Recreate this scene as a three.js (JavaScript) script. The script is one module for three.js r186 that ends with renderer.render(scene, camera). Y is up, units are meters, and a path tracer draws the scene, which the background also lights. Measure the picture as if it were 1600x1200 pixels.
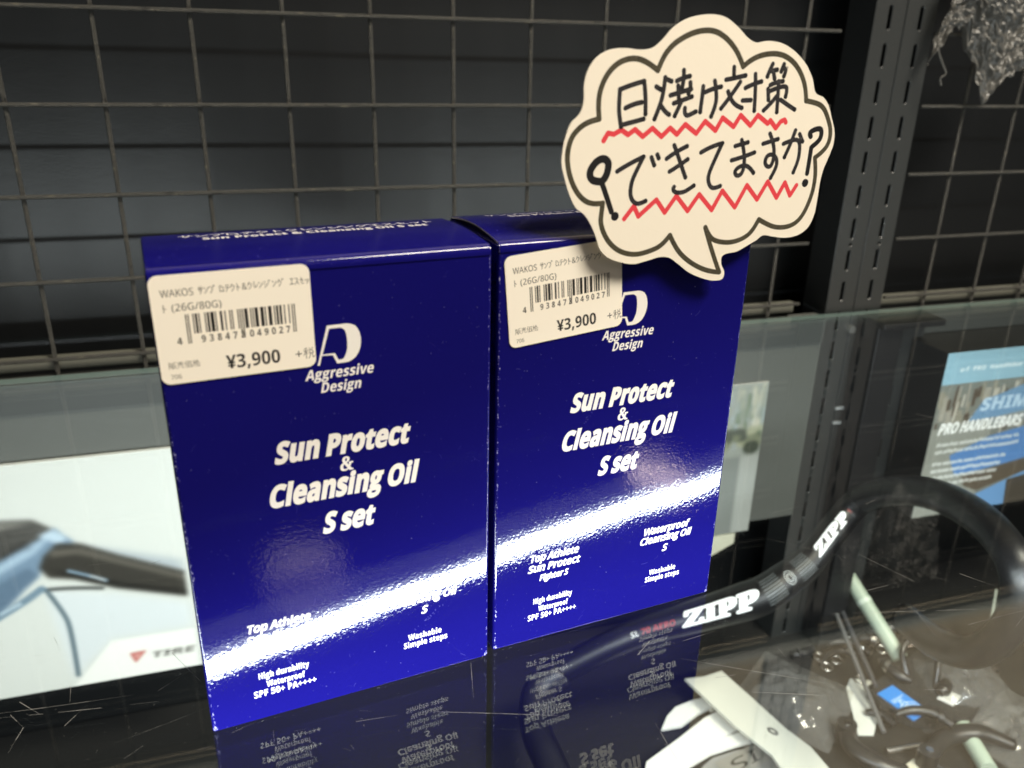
import * as THREE from 'three';
import { RoundedBoxGeometry } from 'three/addons/geometries/RoundedBoxGeometry.js';
import { mergeGeometries } from 'three/addons/utils/BufferGeometryUtils.js';
import { RectAreaLightUniformsLib } from 'three/addons/lights/RectAreaLightUniformsLib.js';

// ---------------------------------------------------------------- camera, light, exposure
const scene = new THREE.Scene();
scene.background = new THREE.Color().setRGB(0.030, 0.029, 0.027);          // dim shop interior behind the photographer
const camera = new THREE.PerspectiveCamera(49.83, 4 / 3, 0.01, 20);
camera.position.set(0.00125, 0.18791, 0.20581);
camera.rotation.set(-0.3813, -0.42455, 0.0205, 'YXZ');
camera.focus = 0.30;
camera.userData.fStop = 14;
const renderer = new THREE.WebGLRenderer({ antialias: true });
renderer.toneMapping = THREE.LinearToneMapping;
renderer.toneMappingExposure = 1.0;
renderer.shadowMap.enabled = true;
RectAreaLightUniformsLib.init();

const WARM = [1.0, 0.915, 0.775], COOL = [0.90, 0.97, 1.0];
const KEY = { at: [0.66, 1.50, 0.75], aim: [0.15, 0.05, -0.05], w: 0.6, h: 0.35, power: 82 };   // ceiling panel
const STRIP = { at: [0.15, -0.026, 0.0905], yaw: -0.187, tilt: 0.53, len: 0.9, width: 0.019, power: 80 };  // light bar under the front of the glass, aimed at the goods below

// ---------------------------------------------------------------- helpers
let seed = 7;
const rnd = () => { seed = (seed * 1664525 + 1013904223) >>> 0; return seed / 4294967296; };
const V = (a) => new THREE.Vector3(a[0], a[1], a[2]);
const taken = {};
const numbered = (n) => { const k = taken[n] = (taken[n] ?? -1) + 1; return k ? n + '_' + String(k).padStart(3, '0') : n; };
function mesh(name, geo, mat, parent) {
  const m = new THREE.Mesh(geo, mat); m.name = name; m.castShadow = m.receiveShadow = true; parent.add(m); return m;
}
function thing(name, label, category, pos = [0, 0, 0], turn = 0, group) {
  const g = new THREE.Group(); g.name = numbered(name); g.position.set(...pos); g.rotation.y = turn;
  g.userData = { label, category }; if (group) g.userData.group = group; scene.add(g); return g;
}
function struct(name, geo, mat, pos = [0, 0, 0], turn = 0) {
  const m = mesh(name, geo, mat, scene); m.position.set(...pos); m.rotation.y = turn; m.userData.kind = 'structure'; return m;
}
const box = (x0, x1, y0, y1, z0, z1) => new THREE.BoxGeometry(x1 - x0, y1 - y0, z1 - z0).translate((x0 + x1) / 2, (y0 + y1) / 2, (z0 + z1) / 2);
const rbox = (x0, x1, y0, y1, z0, z1, r) => new RoundedBoxGeometry(x1 - x0, y1 - y0, z1 - z0, 2, r).translate((x0 + x1) / 2, (y0 + y1) / 2, (z0 + z1) / 2);
function std(r, g, b, rough = 0.5, extra = {}) { const m = new THREE.MeshPhysicalMaterial({ roughness: rough, ...extra }); m.color.setRGB(r, g, b); return m; }
function canvas(w, h, draw, srgb = true) {
  const c = document.createElement('canvas'); c.width = w; c.height = h; draw(c.getContext('2d'), w, h);
  const t = new THREE.CanvasTexture(c); if (srgb) t.colorSpace = THREE.SRGBColorSpace; t.magFilter = THREE.LinearFilter; return t;
}
function soft(c, blur, draw) {                                            // draws out of focus print: everything in `draw` blurred at once
  const k = document.createElement('canvas'); k.width = c.canvas.width; k.height = c.canvas.height; const d = k.getContext('2d'); d.setTransform(c.getTransform()); draw(d);
  c.save(); c.setTransform(1, 0, 0, 1, 0, 0); c.filter = `blur(${blur}px)`; c.drawImage(k, 0, 0); c.restore();
}
// value noise, tileable, as a data texture: octaves [cells across, weight]
function noiseTex(n, octaves, lo = 0, hi = 255, contrast = 1, float = false) {
  const f = new Float32Array(n * n); let tot = 0;
  for (const [c, w] of octaves) {
    tot += w; const cy = c, g = Float32Array.from({ length: c * cy }, rnd);
    for (let y = 0; y < n; y++) { const v = y / n * cy, iy = Math.floor(v), fy = v - iy, sy = fy * fy * (3 - 2 * fy);
      for (let x = 0; x < n; x++) { const u = x / n * c, ix = Math.floor(u), fx = u - ix, sx = fx * fx * (3 - 2 * fx), x1 = (ix + 1) % c, y1 = (iy + 1) % cy;
        f[y * n + x] += w * ((g[iy * c + ix] * (1 - sx) + g[iy * c + x1] * sx) * (1 - sy) + (g[y1 * c + ix] * (1 - sx) + g[y1 * c + x1] * sx) * sy); } }
  }
  if (float) { const d = new Float32Array(n * n * 4); for (let i = 0; i < n * n; i++) { d[i * 4] = d[i * 4 + 1] = d[i * 4 + 2] = f[i] / tot; d[i * 4 + 3] = 1; } const t = new THREE.DataTexture(d, n, n, THREE.RGBAFormat, THREE.FloatType); t.magFilter = THREE.LinearFilter; t.wrapS = t.wrapT = THREE.RepeatWrapping; t.needsUpdate = true; return t; }
  const d = new Uint8Array(n * n * 4);
  for (let i = 0; i < n * n; i++) { const v = Math.max(0, Math.min(1, (f[i] / tot - 0.5) * contrast + 0.5)); d[i * 4] = d[i * 4 + 1] = d[i * 4 + 2] = lo + (hi - lo) * v; d[i * 4 + 3] = 255; }
  const t = new THREE.DataTexture(d, n, n); t.magFilter = THREE.LinearFilter; t.wrapS = t.wrapT = THREE.RepeatWrapping; t.needsUpdate = true; return t;
}
const tiled = (t, u, v) => { const c = t.clone(); c.repeat.set(u, v); c.needsUpdate = true; return c; };
// tube along points with a radius for each; v = 0.5 of the uv faces the direction `face`
function tube(points, radii, face, flat = 1, rings = 60, sides = 28) {
  const curve = new THREE.CatmullRomCurve3(points.map(V), false, 'centripetal'), F = V(face).normalize(), pos = [], uv = [], idx = [];
  for (let i = 0; i <= rings; i++) {
    const t = i / rings, p = curve.getPointAt(t), T = curve.getTangentAt(t), s = t * (radii.length - 1), k = Math.min(radii.length - 2, Math.floor(s)), r = radii[k] + (radii[k + 1] - radii[k]) * (s - k);
    const A = F.clone().addScaledVector(T, -F.dot(T)).normalize(), B = new THREE.Vector3().crossVectors(T, A);
    for (let j = 0; j <= sides; j++) { const a = (j / sides - 0.5) * 2 * Math.PI, q = p.clone().addScaledVector(A, Math.cos(a) * r).addScaledVector(B, Math.sin(a) * r * flat); pos.push(q.x, q.y, q.z); uv.push(t, j / sides); }
  }
  const w = sides + 1;
  for (let i = 0; i < rings; i++) for (let j = 0; j < sides; j++) { const a = i * w + j, b = a + w; idx.push(a, b, a + 1, b, b + 1, a + 1); }
  for (const [ring, flip] of [[0, false], [rings, true]]) {            // end caps
    const c = pos.length / 3, p = curve.getPointAt(ring / rings); pos.push(p.x, p.y, p.z); uv.push(0, 0);
    for (let j = 0; j < sides; j++) flip ? idx.push(c, ring * w + j + 1, ring * w + j) : idx.push(c, ring * w + j, ring * w + j + 1);
  }
  const g = new THREE.BufferGeometry(); g.setAttribute('position', new THREE.Float32BufferAttribute(pos, 3)); g.setAttribute('uv', new THREE.Float32BufferAttribute(uv, 2)); g.setIndex(idx); g.computeVertexNormals(); return g;
}
const plainTube = (points, r, seg = 40, sides = 12) => new THREE.TubeGeometry(new THREE.CatmullRomCurve3(points.map(V), false, 'centripetal'), seg, r, sides, false);
const shapeOf = (pts) => new THREE.Shape(pts.map(([x, y]) => new THREE.Vector2(x, y)));
const plate = (pts, depth, bevel = 0) => new THREE.ExtrudeGeometry(shapeOf(pts), { depth, bevelEnabled: bevel > 0, bevelSize: bevel, bevelThickness: bevel, bevelSegments: 2 });
// lettering fitted between xl and xr (mm) on a baseline, capital height in mm; ctx is in mm with y up flipped by the caller
function lettering(c, text, xl, xr, base, cap, { slant = 0, heavy = 0, family = 'bold 100px sans-serif', color = '#f4f0ea' } = {}) {
  c.save(); c.font = family; c.fillStyle = c.strokeStyle = color; c.lineJoin = 'round'; c.lineWidth = heavy; c.textBaseline = 'alphabetic';
  const w = c.measureText(text).width, sy = cap / 71.4, sx = (xr - xl) / w;
  c.translate(xl, base); c.transform(1, 0, -Math.tan(slant), 1, 0, 0); c.scale(sx, sy);
  c.fillText(text, 0, 0); if (heavy) c.strokeText(text, 0, 0); c.restore();
}
// heavy condensed italic: small letters stand nearly as tall as capitals
function condensed(c, text, xl, xr, base, cap, { slant = 0.2, heavy = cap > 4 ? 6.5 : 2.5, color = '#f4f0ea' } = {}) {
  c.save(); c.font = 'bold 100px sans-serif'; c.fillStyle = c.strokeStyle = color; c.lineJoin = 'miter'; c.miterLimit = 2; c.lineWidth = heavy; c.textBaseline = 'alphabetic';
  const adv = [...text].map((g) => (g === ' ' ? 22 : c.measureText(g).width + heavy - 7.5)), w = adv.reduce((a, b) => a + b, 0), sy = cap / 76, sx = (xr - xl) / w;
  c.translate(xl, base); c.transform(1, 0, -Math.tan(slant), 1, 0, 0); c.scale(sx, sy); let x = heavy / 2 - 3;
  [...text].forEach((g, i) => { c.save(); c.translate(x, -1); if (/[acegmnopqrsuvwxyz]/.test(g)) c.scale(1, 1.09); c.fillText(g, 0, 0); c.strokeText(g, 0, 0); c.restore(); x += adv[i]; });
  c.restore();
}
function zigzag(c, list, width, color) { c.strokeStyle = color; c.lineWidth = width; c.lineCap = c.lineJoin = 'round'; for (const L of list) { c.beginPath(); L.forEach((q, i) => (i ? c.lineTo(...q) : c.moveTo(...q))); c.stroke(); } }
function strokes(c, list, width, color) {
  c.strokeStyle = color; c.lineWidth = width; c.lineCap = c.lineJoin = 'round';
  for (const L of list) {
    c.beginPath(); c.moveTo(...L[0]);
    if (L.length < 3) c.lineTo(...L[1]); else { for (let i = 1; i < L.length - 1; i++) { const e = i === L.length - 2 ? L[i + 1] : [(L[i][0] + L[i + 1][0]) / 2, (L[i][1] + L[i + 1][1]) / 2]; c.quadraticCurveTo(...L[i], ...e); } }
    c.stroke();
  }
}

// ---------------------------------------------------------------- drawings, in millimetres
const BUBBLE = {"outline":[[-3.89,38.6],[0.26,37.93],[4.62,35.63],[8.34,33.01],[11.33,31.83],[15.78,32.35],[20.48,31.86],[25.54,29.82],[30.37,26.42],[33.58,22.47],[35.61,18.43],[39.01,17.07],[41.38,14.76],[43.44,11.02],[45.28,7.22],[45.7,3.39],[44.56,-0.45],[43.31,-3.82],[42.71,-7.23],[42.61,-13.2],[42.3,-18.24],[40.45,-22.22],[36.92,-24.35],[31.84,-24.94],[26.59,-24.18],[22.71,-23.62],[20.43,-24.98],[17.53,-26.28],[13.48,-28.0],[9.29,-28.49],[7.95,-29.29],[8.15,-31.62],[9.62,-34.28],[9.16,-36.28],[6.17,-36.63],[1.19,-35.38],[-3.81,-33.14],[-8.23,-30.01],[-11.29,-28.11],[-14.73,-27.65],[-19.12,-28.46],[-23.48,-29.07],[-27.9,-28.24],[-32.32,-26.48],[-35.13,-23.94],[-36.73,-20.15],[-38.73,-16.4],[-40.93,-13.59],[-43.56,-11.68],[-45.73,-8.08],[-47.42,-3.71],[-48.59,0.55],[-48.31,4.7],[-47.51,7.97],[-46.21,10.81],[-44.38,12.41],[-43.31,14.02],[-42.71,16.83],[-42.89,20.01],[-42.15,23.56],[-39.96,26.71],[-36.28,28.87],[-31.48,29.58],[-26.51,29.28],[-22.55,29.75],[-19.71,31.8],[-16.96,34.63],[-13.11,36.95],[-8.59,38.2]],"line":[[[-20.47,24.16],[-19.26,27.41],[-16.53,30.67],[-12.15,33.17],[-7.6,34.49],[-3.36,34.6],[0.62,33.08],[4.31,30.27],[6.63,27.39],[7.82,25.46]],[[7.82,25.46],[10.33,27.44],[15.21,28.96],[20.98,29.06],[26.1,26.8],[29.84,22.89],[31.83,18.88],[32.36,16.17]],[[32.36,16.17],[36.16,15.7],[39.58,14.31],[42.26,10.57],[43.85,7.24],[43.75,3.43],[41.11,0.62],[39.02,-0.48]],[[39.02,-0.48],[40.15,-4.2],[40.49,-9.12],[39.51,-14.05],[37.21,-18.96],[33.75,-21.29],[28.7,-21.69],[24.06,-20.4],[20.38,-18.49]],[[20.38,-18.49],[18.7,-21.86],[15.36,-24.13],[10.62,-25.1],[5.73,-24.46],[2.57,-22.97],[0.62,-19.74]],[[0.62,-19.74],[3.66,-26.78],[7.64,-34.11]],[[7.64,-34.11],[3.96,-33.6],[-1.68,-31.33],[-6.73,-27.97],[-10.0,-24.33],[-11.79,-21.34]],[[-11.79,-21.34],[-13.98,-24.05],[-18.28,-25.65],[-23.7,-26.48],[-29.24,-24.84],[-33.21,-21.3],[-35.62,-16.58],[-35.35,-13.0],[-35.19,-10.78]],[[-35.19,-10.78],[-38.55,-11.06],[-42.2,-9.12],[-44.88,-5.53],[-46.57,-1.2],[-47.07,3.01],[-46.02,7.12],[-43.74,9.55],[-40.92,11.15],[-37.82,11.76]],[[-37.82,11.76],[-38.5,16.01],[-37.62,20.43],[-35.44,24.02],[-32.2,26.43],[-27.83,27.28],[-23.72,26.14],[-20.47,24.16]]],"ink":[[[-31.94,19.24],[-31.98,15.98],[-31.73,12.69],[-30.89,9.68]],[[-31.94,19.24],[-28.35,20.54],[-24.59,21.37]],[[-24.59,21.37],[-23.69,18.26],[-23.4,12.94]],[[-29.86,14.49],[-27.33,15.63],[-24.91,15.95]],[[-30.52,10.18],[-27.32,10.81],[-23.9,11.6]],[[-17.92,22.39],[-18.01,19.26],[-18.83,15.09],[-20.36,11.56]],[[-20.57,19.99],[-19.05,19.26]],[[-17.03,21.82],[-15.84,21.42]],[[-18.4,14.92],[-17.19,13.39],[-15.75,12.7]],[[-12.06,24.25],[-11.75,21.6],[-12.18,19.77]],[[-14.06,21.51],[-12.46,22.26],[-9.98,22.78]],[[-13.5,20.26],[-12.9,16.75]],[[-9.57,21.11],[-9.17,19.61],[-9.87,18.26]],[[-15.76,17.76],[-12.47,18.6],[-9.15,19.44]],[[-14.47,15.66],[-11.79,16.41],[-8.7,17.41]],[[-11.99,16.24],[-12.65,14.55],[-13.79,12.34]],[[-10.6,14.36],[-10.67,13.17],[-9.82,12.3],[-8.56,12.64],[-6.91,13.39]],[[-5.14,20.12],[-5.1,17.24],[-5.37,13.3]],[[-4.5,18.51],[-1.8,19.62],[0.9,20.05]],[[-1.4,21.57],[-0.29,18.26],[-0.27,14.81],[-1.46,12.05]],[[4.72,25.26],[4.95,22.89]],[[2.41,21.93],[5.58,22.38],[8.97,23.09]],[[7.42,21.36],[4.91,17.74],[1.71,14.2]],[[3.53,18.77],[4.59,16.87],[6.68,14.95],[8.94,14.32]],[[9.48,19.73],[11.51,20.69],[14.83,21.49]],[[12.44,23.46],[13.16,19.65],[13.57,13.49]],[[8.98,16.34],[11.83,16.42]],[[18.2,26.27],[17.34,24.54],[16.8,22.89]],[[17.38,24.28],[19.98,24.73]],[[18.79,24.2],[19.47,22.3]],[[22.3,26.23],[21.58,24.32]],[[22.15,25.1],[23.77,25.3],[22.76,23.02]],[[18.24,20.54],[19.99,21.34],[22.65,21.61]],[[21.12,21.6],[21.59,17.54],[21.89,13.07]],[[17.6,19.49],[18.23,16.49]],[[18.07,18.78],[20.95,19.85],[24.18,20.38],[24.67,18.97],[24.37,17.36]],[[21.12,17.55],[19.14,15.24],[16.95,13.56]],[[22.73,16.47],[25.63,15.03],[28.41,13.74]],[[-31.18,-2.25],[-28.02,-0.45],[-22.97,1.49]],[[-22.97,1.49],[-24.76,-1.95],[-26.36,-5.42],[-26.48,-8.98],[-25.25,-11.01],[-23.26,-11.75],[-21.2,-10.85]],[[-20.31,1.24],[-19.25,-0.91]],[[-18.47,1.97],[-17.94,0.99]],[[-15.23,0.74],[-12.4,2.6],[-8.74,4.01]],[[-13.87,-2.87],[-10.87,-1.36],[-8.09,0.35]],[[-13.03,4.37],[-11.11,0.79],[-8.28,-4.7]],[[-11.86,-7.28],[-12.34,-7.99],[-11.12,-8.96],[-9.11,-9.05],[-7.38,-8.58],[-5.07,-7.2]],[[-3.65,2.16],[-0.33,3.88],[3.49,4.57]],[[3.49,4.57],[1.23,-0.44],[-0.49,-4.85],[0.52,-7.55],[2.29,-8.43],[4.36,-7.71]],[[8.25,3.68],[12.63,4.63]],[[7.5,-0.37],[12.07,0.55],[15.47,1.65]],[[10.34,5.33],[11.91,1.62],[12.39,-2.65],[11.52,-4.77],[9.86,-4.98],[9.0,-3.74],[10.16,-2.45],[12.44,-1.85],[14.62,-2.73],[16.07,-4.26]],[[18.33,4.1],[23.66,5.32]],[[20.43,6.97],[22.28,4.28],[23.15,0.24],[22.55,-2.45],[21.21,-2.81],[19.78,-1.55],[20.3,0.59],[22.3,1.07],[24.3,-0.34],[24.6,-3.06],[22.81,-6.01]],[[26.01,3.93],[29.67,5.19],[32.07,4.74],[32.72,1.33],[32.44,-1.95],[31.32,-4.67]],[[29.91,7.73],[28.85,3.87],[27.07,-0.01]],[[31.72,6.63],[33.21,4.44]]],"thick":[[[-35.9,-4.86],[-37.94,-4.69],[-38.97,-4.25],[-39.73,-3.32],[-39.73,-1.78],[-38.82,-0.27],[-37.31,1.05],[-35.52,1.42],[-34.14,0.44],[-34.03,-1.12],[-34.49,-3.18],[-35.33,-4.36],[-35.9,-4.86]],[[-35.65,-5.57],[-34.21,-8.62],[-32.21,-13.35]],[[36.18,5.87],[35.29,6.7],[36.71,7.75],[39.52,8.25],[40.35,6.88],[39.93,4.44],[37.47,2.99]],[[37.01,2.59],[37.03,-1.26],[36.87,-5.15]]],"dots":[[-30.97,-14.69],[36.63,-8.09]],"red":[[[-36.05,6.09],[-34.79,8.07],[-32.95,7.71],[-30.72,8.84],[-28.48,7.54],[-26.33,8.86],[-23.68,6.94],[-20.75,9.11],[-17.57,6.82],[-14.94,9.1],[-12.49,7.33],[-9.98,9.98],[-5.96,7.47],[-3.29,10.76],[0.63,8.15],[2.62,11.65],[6.85,9.12],[8.9,12.29],[12.82,9.39],[15.17,12.23],[19.11,9.85],[19.91,10.74],[22.32,8.52],[23.81,10.33],[25.17,10.86],[25.79,10.12]],[[-27.84,-15.59],[-24.94,-12.11],[-23.18,-15.13],[-17.54,-10.67],[-14.29,-14.52],[-10.8,-9.89],[-6.33,-14.47],[-2.81,-9.81],[2.29,-14.66],[5.39,-9.11],[10.71,-14.29],[14.22,-7.86],[18.75,-12.33],[21.93,-7.08],[26.17,-12.13],[28.61,-7.62],[31.33,-11.67],[33.33,-8.66]]]};
const LOGO = [[[38.17,111.59],[41.26,122.43],[46.53,122.5],[47.8,122.2],[48.76,121.6],[49.4,120.7],[49.82,119.63],[50.1,118.2],[50.05,116.66],[49.8,115.3],[49.28,114.06],[48.5,112.9],[47.49,112.12],[46.5,111.7],[45.4,111.58],[43.35,111.58],[42.36,114.08],[39.5,114.22],[38.8,111.59]],[[41.82,121.46],[44.7,121.48],[45.4,121.2],[45.91,120.6],[46.2,119.6],[46.35,118.44],[46.38,117],[46.3,115.78],[46.1,114.8],[45.79,113.96],[45.4,113.2],[45.0,112.72],[44.5,112.6],[43.8,112.6],[42.97,114.59],[39.7,114.6]]];
const KANA = {"サ":[[[0,0.3],[1,0.3]],[[0.3,0],[0.3,0.6]],[[0.75,0],[0.75,0.6],[0.4,1]]],"ン":[[[0.05,0.15],[0.3,0.35]],[[0.1,0.95],[0.6,0.7],[1,0.2]]],"プ":[[[0,0.15],[0.8,0.15],[0.6,0.7],[0.2,1]],[[0.95,-0.1],[1.15,0],[1,0.15],[0.88,0],[0.95,-0.1]]],"フ":[[[0,0.1],[1,0.1],[0.8,0.7],[0.2,1]]],"ロ":[[[0.1,0.1],[0.1,0.95]],[[0.1,0.1],[0.9,0.1],[0.9,0.95]],[[0.1,0.9],[0.9,0.9]]],"テ":[[[0.2,0.1],[0.85,0.1]],[[0,0.4],[1,0.4]],[[0.55,0.4],[0.5,0.75],[0.2,1]]],"ク":[[[0.35,0],[0.05,0.5]],[[0.3,0.2],[0.95,0.2],[0.75,0.7],[0.2,1]]],"ト":[[[0.3,0],[0.3,1]],[[0.3,0.4],[0.8,0.6]]],"レ":[[[0.2,0],[0.2,0.95],[0.6,0.8],[1,0.4]]],"ジ":[[[0.1,0.1],[0.35,0.25]],[[0,0.45],[0.25,0.6]],[[0.1,1],[0.6,0.75],[1,0.3]],[[0.95,0],[1.1,0.15]],[[1.15,-0.05],[1.3,0.1]]],"グ":[[[0.35,0],[0.05,0.5]],[[0.3,0.2],[0.9,0.2],[0.7,0.7],[0.2,1]],[[0.98,-0.05],[1.1,0.12]],[[1.18,-0.1],[1.3,0.07]]],"エ":[[[0.1,0.1],[0.9,0.1]],[[0.5,0.1],[0.5,0.9]],[[0,0.9],[1,0.9]]],"ス":[[[0.1,0.1],[0.8,0.1],[0.6,0.5],[0.05,1]],[[0.55,0.55],[0.95,1]]],"セ":[[[0,0.4],[0.95,0.25],[0.7,0.55]],[[0.35,0],[0.35,0.85],[0.5,0.95],[0.95,0.9]]],"ッ":[[[0.1,0.4],[0.2,0.6]],[[0.45,0.35],[0.55,0.55]],[[0.9,0.35],[0.8,0.75],[0.4,1]]]};
const KANJI = {"zei":[[[0.3,0.02],[0.05,0.12]],[[0,0.3],[0.42,0.26]],[[0.22,0.1],[0.22,1]],[[0.2,0.35],[0,0.7]],[[0.24,0.4],[0.4,0.55]],[[0.55,0.02],[0.6,0.15]],[[0.85,0],[0.78,0.15]],[[0.55,0.22],[0.55,0.5]],[[0.55,0.22],[0.9,0.22],[0.9,0.5]],[[0.55,0.5],[0.9,0.5]],[[0.65,0.52],[0.6,0.8],[0.45,0.98]],[[0.8,0.52],[0.8,0.9],[1,0.92],[1,0.8]]],"han":[[[0.05,0.05],[0.05,0.7]],[[0.05,0.05],[0.4,0.05],[0.4,0.7]],[[0.05,0.28],[0.4,0.28]],[[0.05,0.5],[0.4,0.5]],[[0.05,0.7],[0.4,0.7]],[[0.1,0.75],[0,1]],[[0.32,0.75],[0.45,0.95]],[[0.55,0.1],[1,0.05]],[[0.6,0.1],[0.55,0.6],[0.45,1]],[[0.6,0.35],[0.95,0.35],[0.8,0.75],[0.55,1]],[[0.65,0.5],[1,0.98]]],"bai":[[[0.1,0.15],[0.9,0.15]],[[0.5,0],[0.5,0.32]],[[0.2,0.32],[0.8,0.32]],[[0.05,0.6],[0.08,0.45],[0.92,0.45],[0.88,0.6]],[[0.38,0.5],[0.3,0.8],[0.05,1]],[[0.6,0.5],[0.6,0.92],[0.95,0.95],[0.95,0.8]]],"ka":[[[0.25,0],[0,0.45]],[[0.14,0.3],[0.14,1]],[[0.32,0.12],[1,0.12]],[[0.5,0.12],[0.5,0.95]],[[0.8,0.12],[0.8,0.95]],[[0.36,0.38],[0.36,0.98]],[[0.36,0.38],[0.96,0.38],[0.96,0.98]],[[0.36,0.93],[0.96,0.93]]],"kaku":[[[0,0.28],[0.42,0.25]],[[0.2,0],[0.2,1]],[[0.2,0.3],[0,0.7]],[[0.22,0.38],[0.4,0.55]],[[0.6,0],[0.42,0.4]],[[0.56,0.15],[0.9,0.15],[0.45,0.6]],[[0.55,0.25],[1,0.58]],[[0.5,0.65],[0.5,1]],[[0.5,0.65],[0.9,0.65],[0.9,1]],[[0.5,0.95],[0.9,0.95]]]};
const SCRATCHES = [[[0.147,0.026],[0.184,0.054]],[[0.159,0.048],[0.181,0.059]],[[0.208,0.067],[0.225,0.075]],[[0.251,0.001],[0.258,0.028]],[[0.278,0.027],[0.284,0.039]],[[0.238,0.05],[0.28,0.053]],[[0.242,0.038],[0.237,0.051]],[[-0.039,-0.042],[-0.039,-0.03]],[[-0.009,-0.042],[0.0,-0.021]],[[-0.014,-0.025],[-0.004,-0.031]],[[-0.053,-0.036],[-0.047,-0.028]],[[-0.055,-0.031],[-0.051,-0.024]],[[-0.051,-0.024],[-0.054,-0.015]],[[-0.058,-0.033],[-0.021,-0.026]],[[-0.058,-0.031],[-0.014,-0.02]],[[-0.04,-0.02],[-0.034,-0.027]],[[-0.024,0.0],[-0.019,-0.003]],[[0.017,0.001],[0.016,0.01]],[[0.081,0.001],[0.076,0.016]],[[0.063,0.017],[0.097,0.033]],[[0.231,0.021],[0.249,0.022]],[[0.181,0.034],[0.18,0.04]],[[0.121,0.062],[0.123,0.047]],[[0.165,-0.015],[0.187,-0.008]],[[0.212,0.027],[0.279,0.051]],[[0.152,0.038],[0.166,0.041]]];
// handlebar lettering: text, from and to along the bar, baseline, capital height, colour, style
const RIBS = Object.assign([[165, 179], [194, 207]], { mid: 186.5 });
const TEXTS = [['SL', 61, 68, 2, 4.5, '#b9bcbc', { slant: 0.2 }], ['70 AERO', 70, 97, 2, 4.5, '#8e2f2c', { slant: 0.2 }], ['ZIPP', 101, 159, 5, 10.5, '#eef1f2', { slant: 0.35, heavy: 9, family: 'bold 100px serif' }], ['ZIPP', 213, 250, 4, 8, '#eef1f2', { slant: 0.35, heavy: 9, family: 'bold 100px serif' }], ['70', 255, 263, 2.5, 4, '#a33b34', { slant: 0.2 }]];

// ---------------------------------------------------------------- wall frame: u along the rack, y up, off = towards the viewer
const YAW = -0.1222, WALL = [0, 0, -0.3328];
const wallPoint = (u, y, off) => [u * Math.cos(YAW) + off * Math.sin(YAW), y, WALL[2] - u * Math.sin(YAW) + off * Math.cos(YAW)];
const onWall = (name, label, category, u, y, off, group) => thing(name, label, category, wallPoint(u, y, off), YAW, group);

// ---------------------------------------------------------------- materials
const fineNoise = noiseTex(512, [[8, 0.5], [40, 0.4], [128, 0.5]], 0, 255, 1.6);
const peel = noiseTex(1024, [[3, 24], [7, 5], [60, 0.25], [170, 0.6], [340, 0.4]], 0, 1, 1, true);   // bowed card and orange peel in the varnish
const blackPaint = std(0.012, 0.012, 0.013, 0.42, { roughnessMap: null });
const wireMap = canvas(64, 1024, (c) => { c.fillStyle = '#4b4a46'; c.fillRect(0, 0, 64, 1024); for (let i = 0; i < 420; i++) { const k = rnd(); c.fillStyle = k < 0.55 ? `rgba(150,140,120,${0.15 + 0.4 * rnd()})` : `rgba(10,10,10,${0.2 + 0.4 * rnd()})`; c.fillRect(rnd() * 64, rnd() * 1024, 2 + 8 * rnd() ** 2, 1 + 5 * rnd() ** 2); } });   // dull paint with chips and dust
const wirePaint = std(1, 1, 1, 0.30, { map: wireMap, bumpMap: tiled(fineNoise, 1, 60), bumpScale: 0.0005 });
const postPaint = std(0.024, 0.026, 0.026, 0.36, { ior: 1.75, bumpMap: tiled(fineNoise, 8, 8), bumpScale: 0.00012 });
const panelPaint = std(0.0062, 0.0070, 0.0078, 0.36, { bumpMap: tiled(fineNoise, 30, 30), bumpScale: 0.00004 });
const beige = std(0.42, 0.36, 0.26, 0.8, { bumpMap: tiled(fineNoise, 5, 5), bumpScale: 0.001 });
const olive = std(0.10, 0.10, 0.08, 0.5);
const glassMat = new THREE.MeshPhysicalMaterial({ color: 0xffffff, roughness: 0, transmission: 1, thickness: 0, ior: 1.52 }); glassMat.color.setRGB(0.945, 0.96, 0.948);
const glassEdge = std(0.22, 0.30, 0.27, 0.25, { transmission: 0.5, thickness: 0 });
const boardCore = std(0.66, 0.64, 0.60, 0.85);
const carbon = std(0.008, 0.008, 0.009, 0.30, { bumpMap: tiled(fineNoise, 10, 4), bumpScale: 0.0001 });

// ---------------------------------------------------------------- the rack: wall, grids, posts
struct('back_wall', box(-0.9, 1.6, -0.9, 0.315, -0.075, -0.06), panelPaint, WALL, YAW);
struct('upper_wall', box(-0.9, 1.6, 0.320, 1.1, -0.014, -0.0042), beige, WALL, YAW);
const greyPanel = std(0.092, 0.096, 0.088, 0.5, { bumpMap: tiled(fineNoise, 20, 8), bumpScale: 0.00008 });
struct('lower_wall', box(-0.9, 0.4935, -0.185, -0.0035, -0.010, 0.0028), greyPanel, WALL, YAW); struct('lower_wall_right', box(0.5495, 1.6, -0.185, -0.0035, -0.010, 0.0028), greyPanel, WALL, YAW);
struct('wall_trim', box(-0.9, 0.4935, -0.024, -0.0045, 0.0029, 0.0048), std(0.05, 0.054, 0.052, 0.5), WALL, YAW); struct('wall_trim_right', box(0.5875, 1.6, -0.024, -0.0045, 0.0029, 0.0048), std(0.05, 0.054, 0.052, 0.5), WALL, YAW);
struct('lower_shelf', box(-0.9, 1.6, -0.345, -0.32, -0.058, 0.42), std(0.008, 0.008, 0.008, 0.6, { bumpMap: tiled(fineNoise, 6, 3), bumpScale: 0.0002 }), WALL, YAW);

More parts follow.
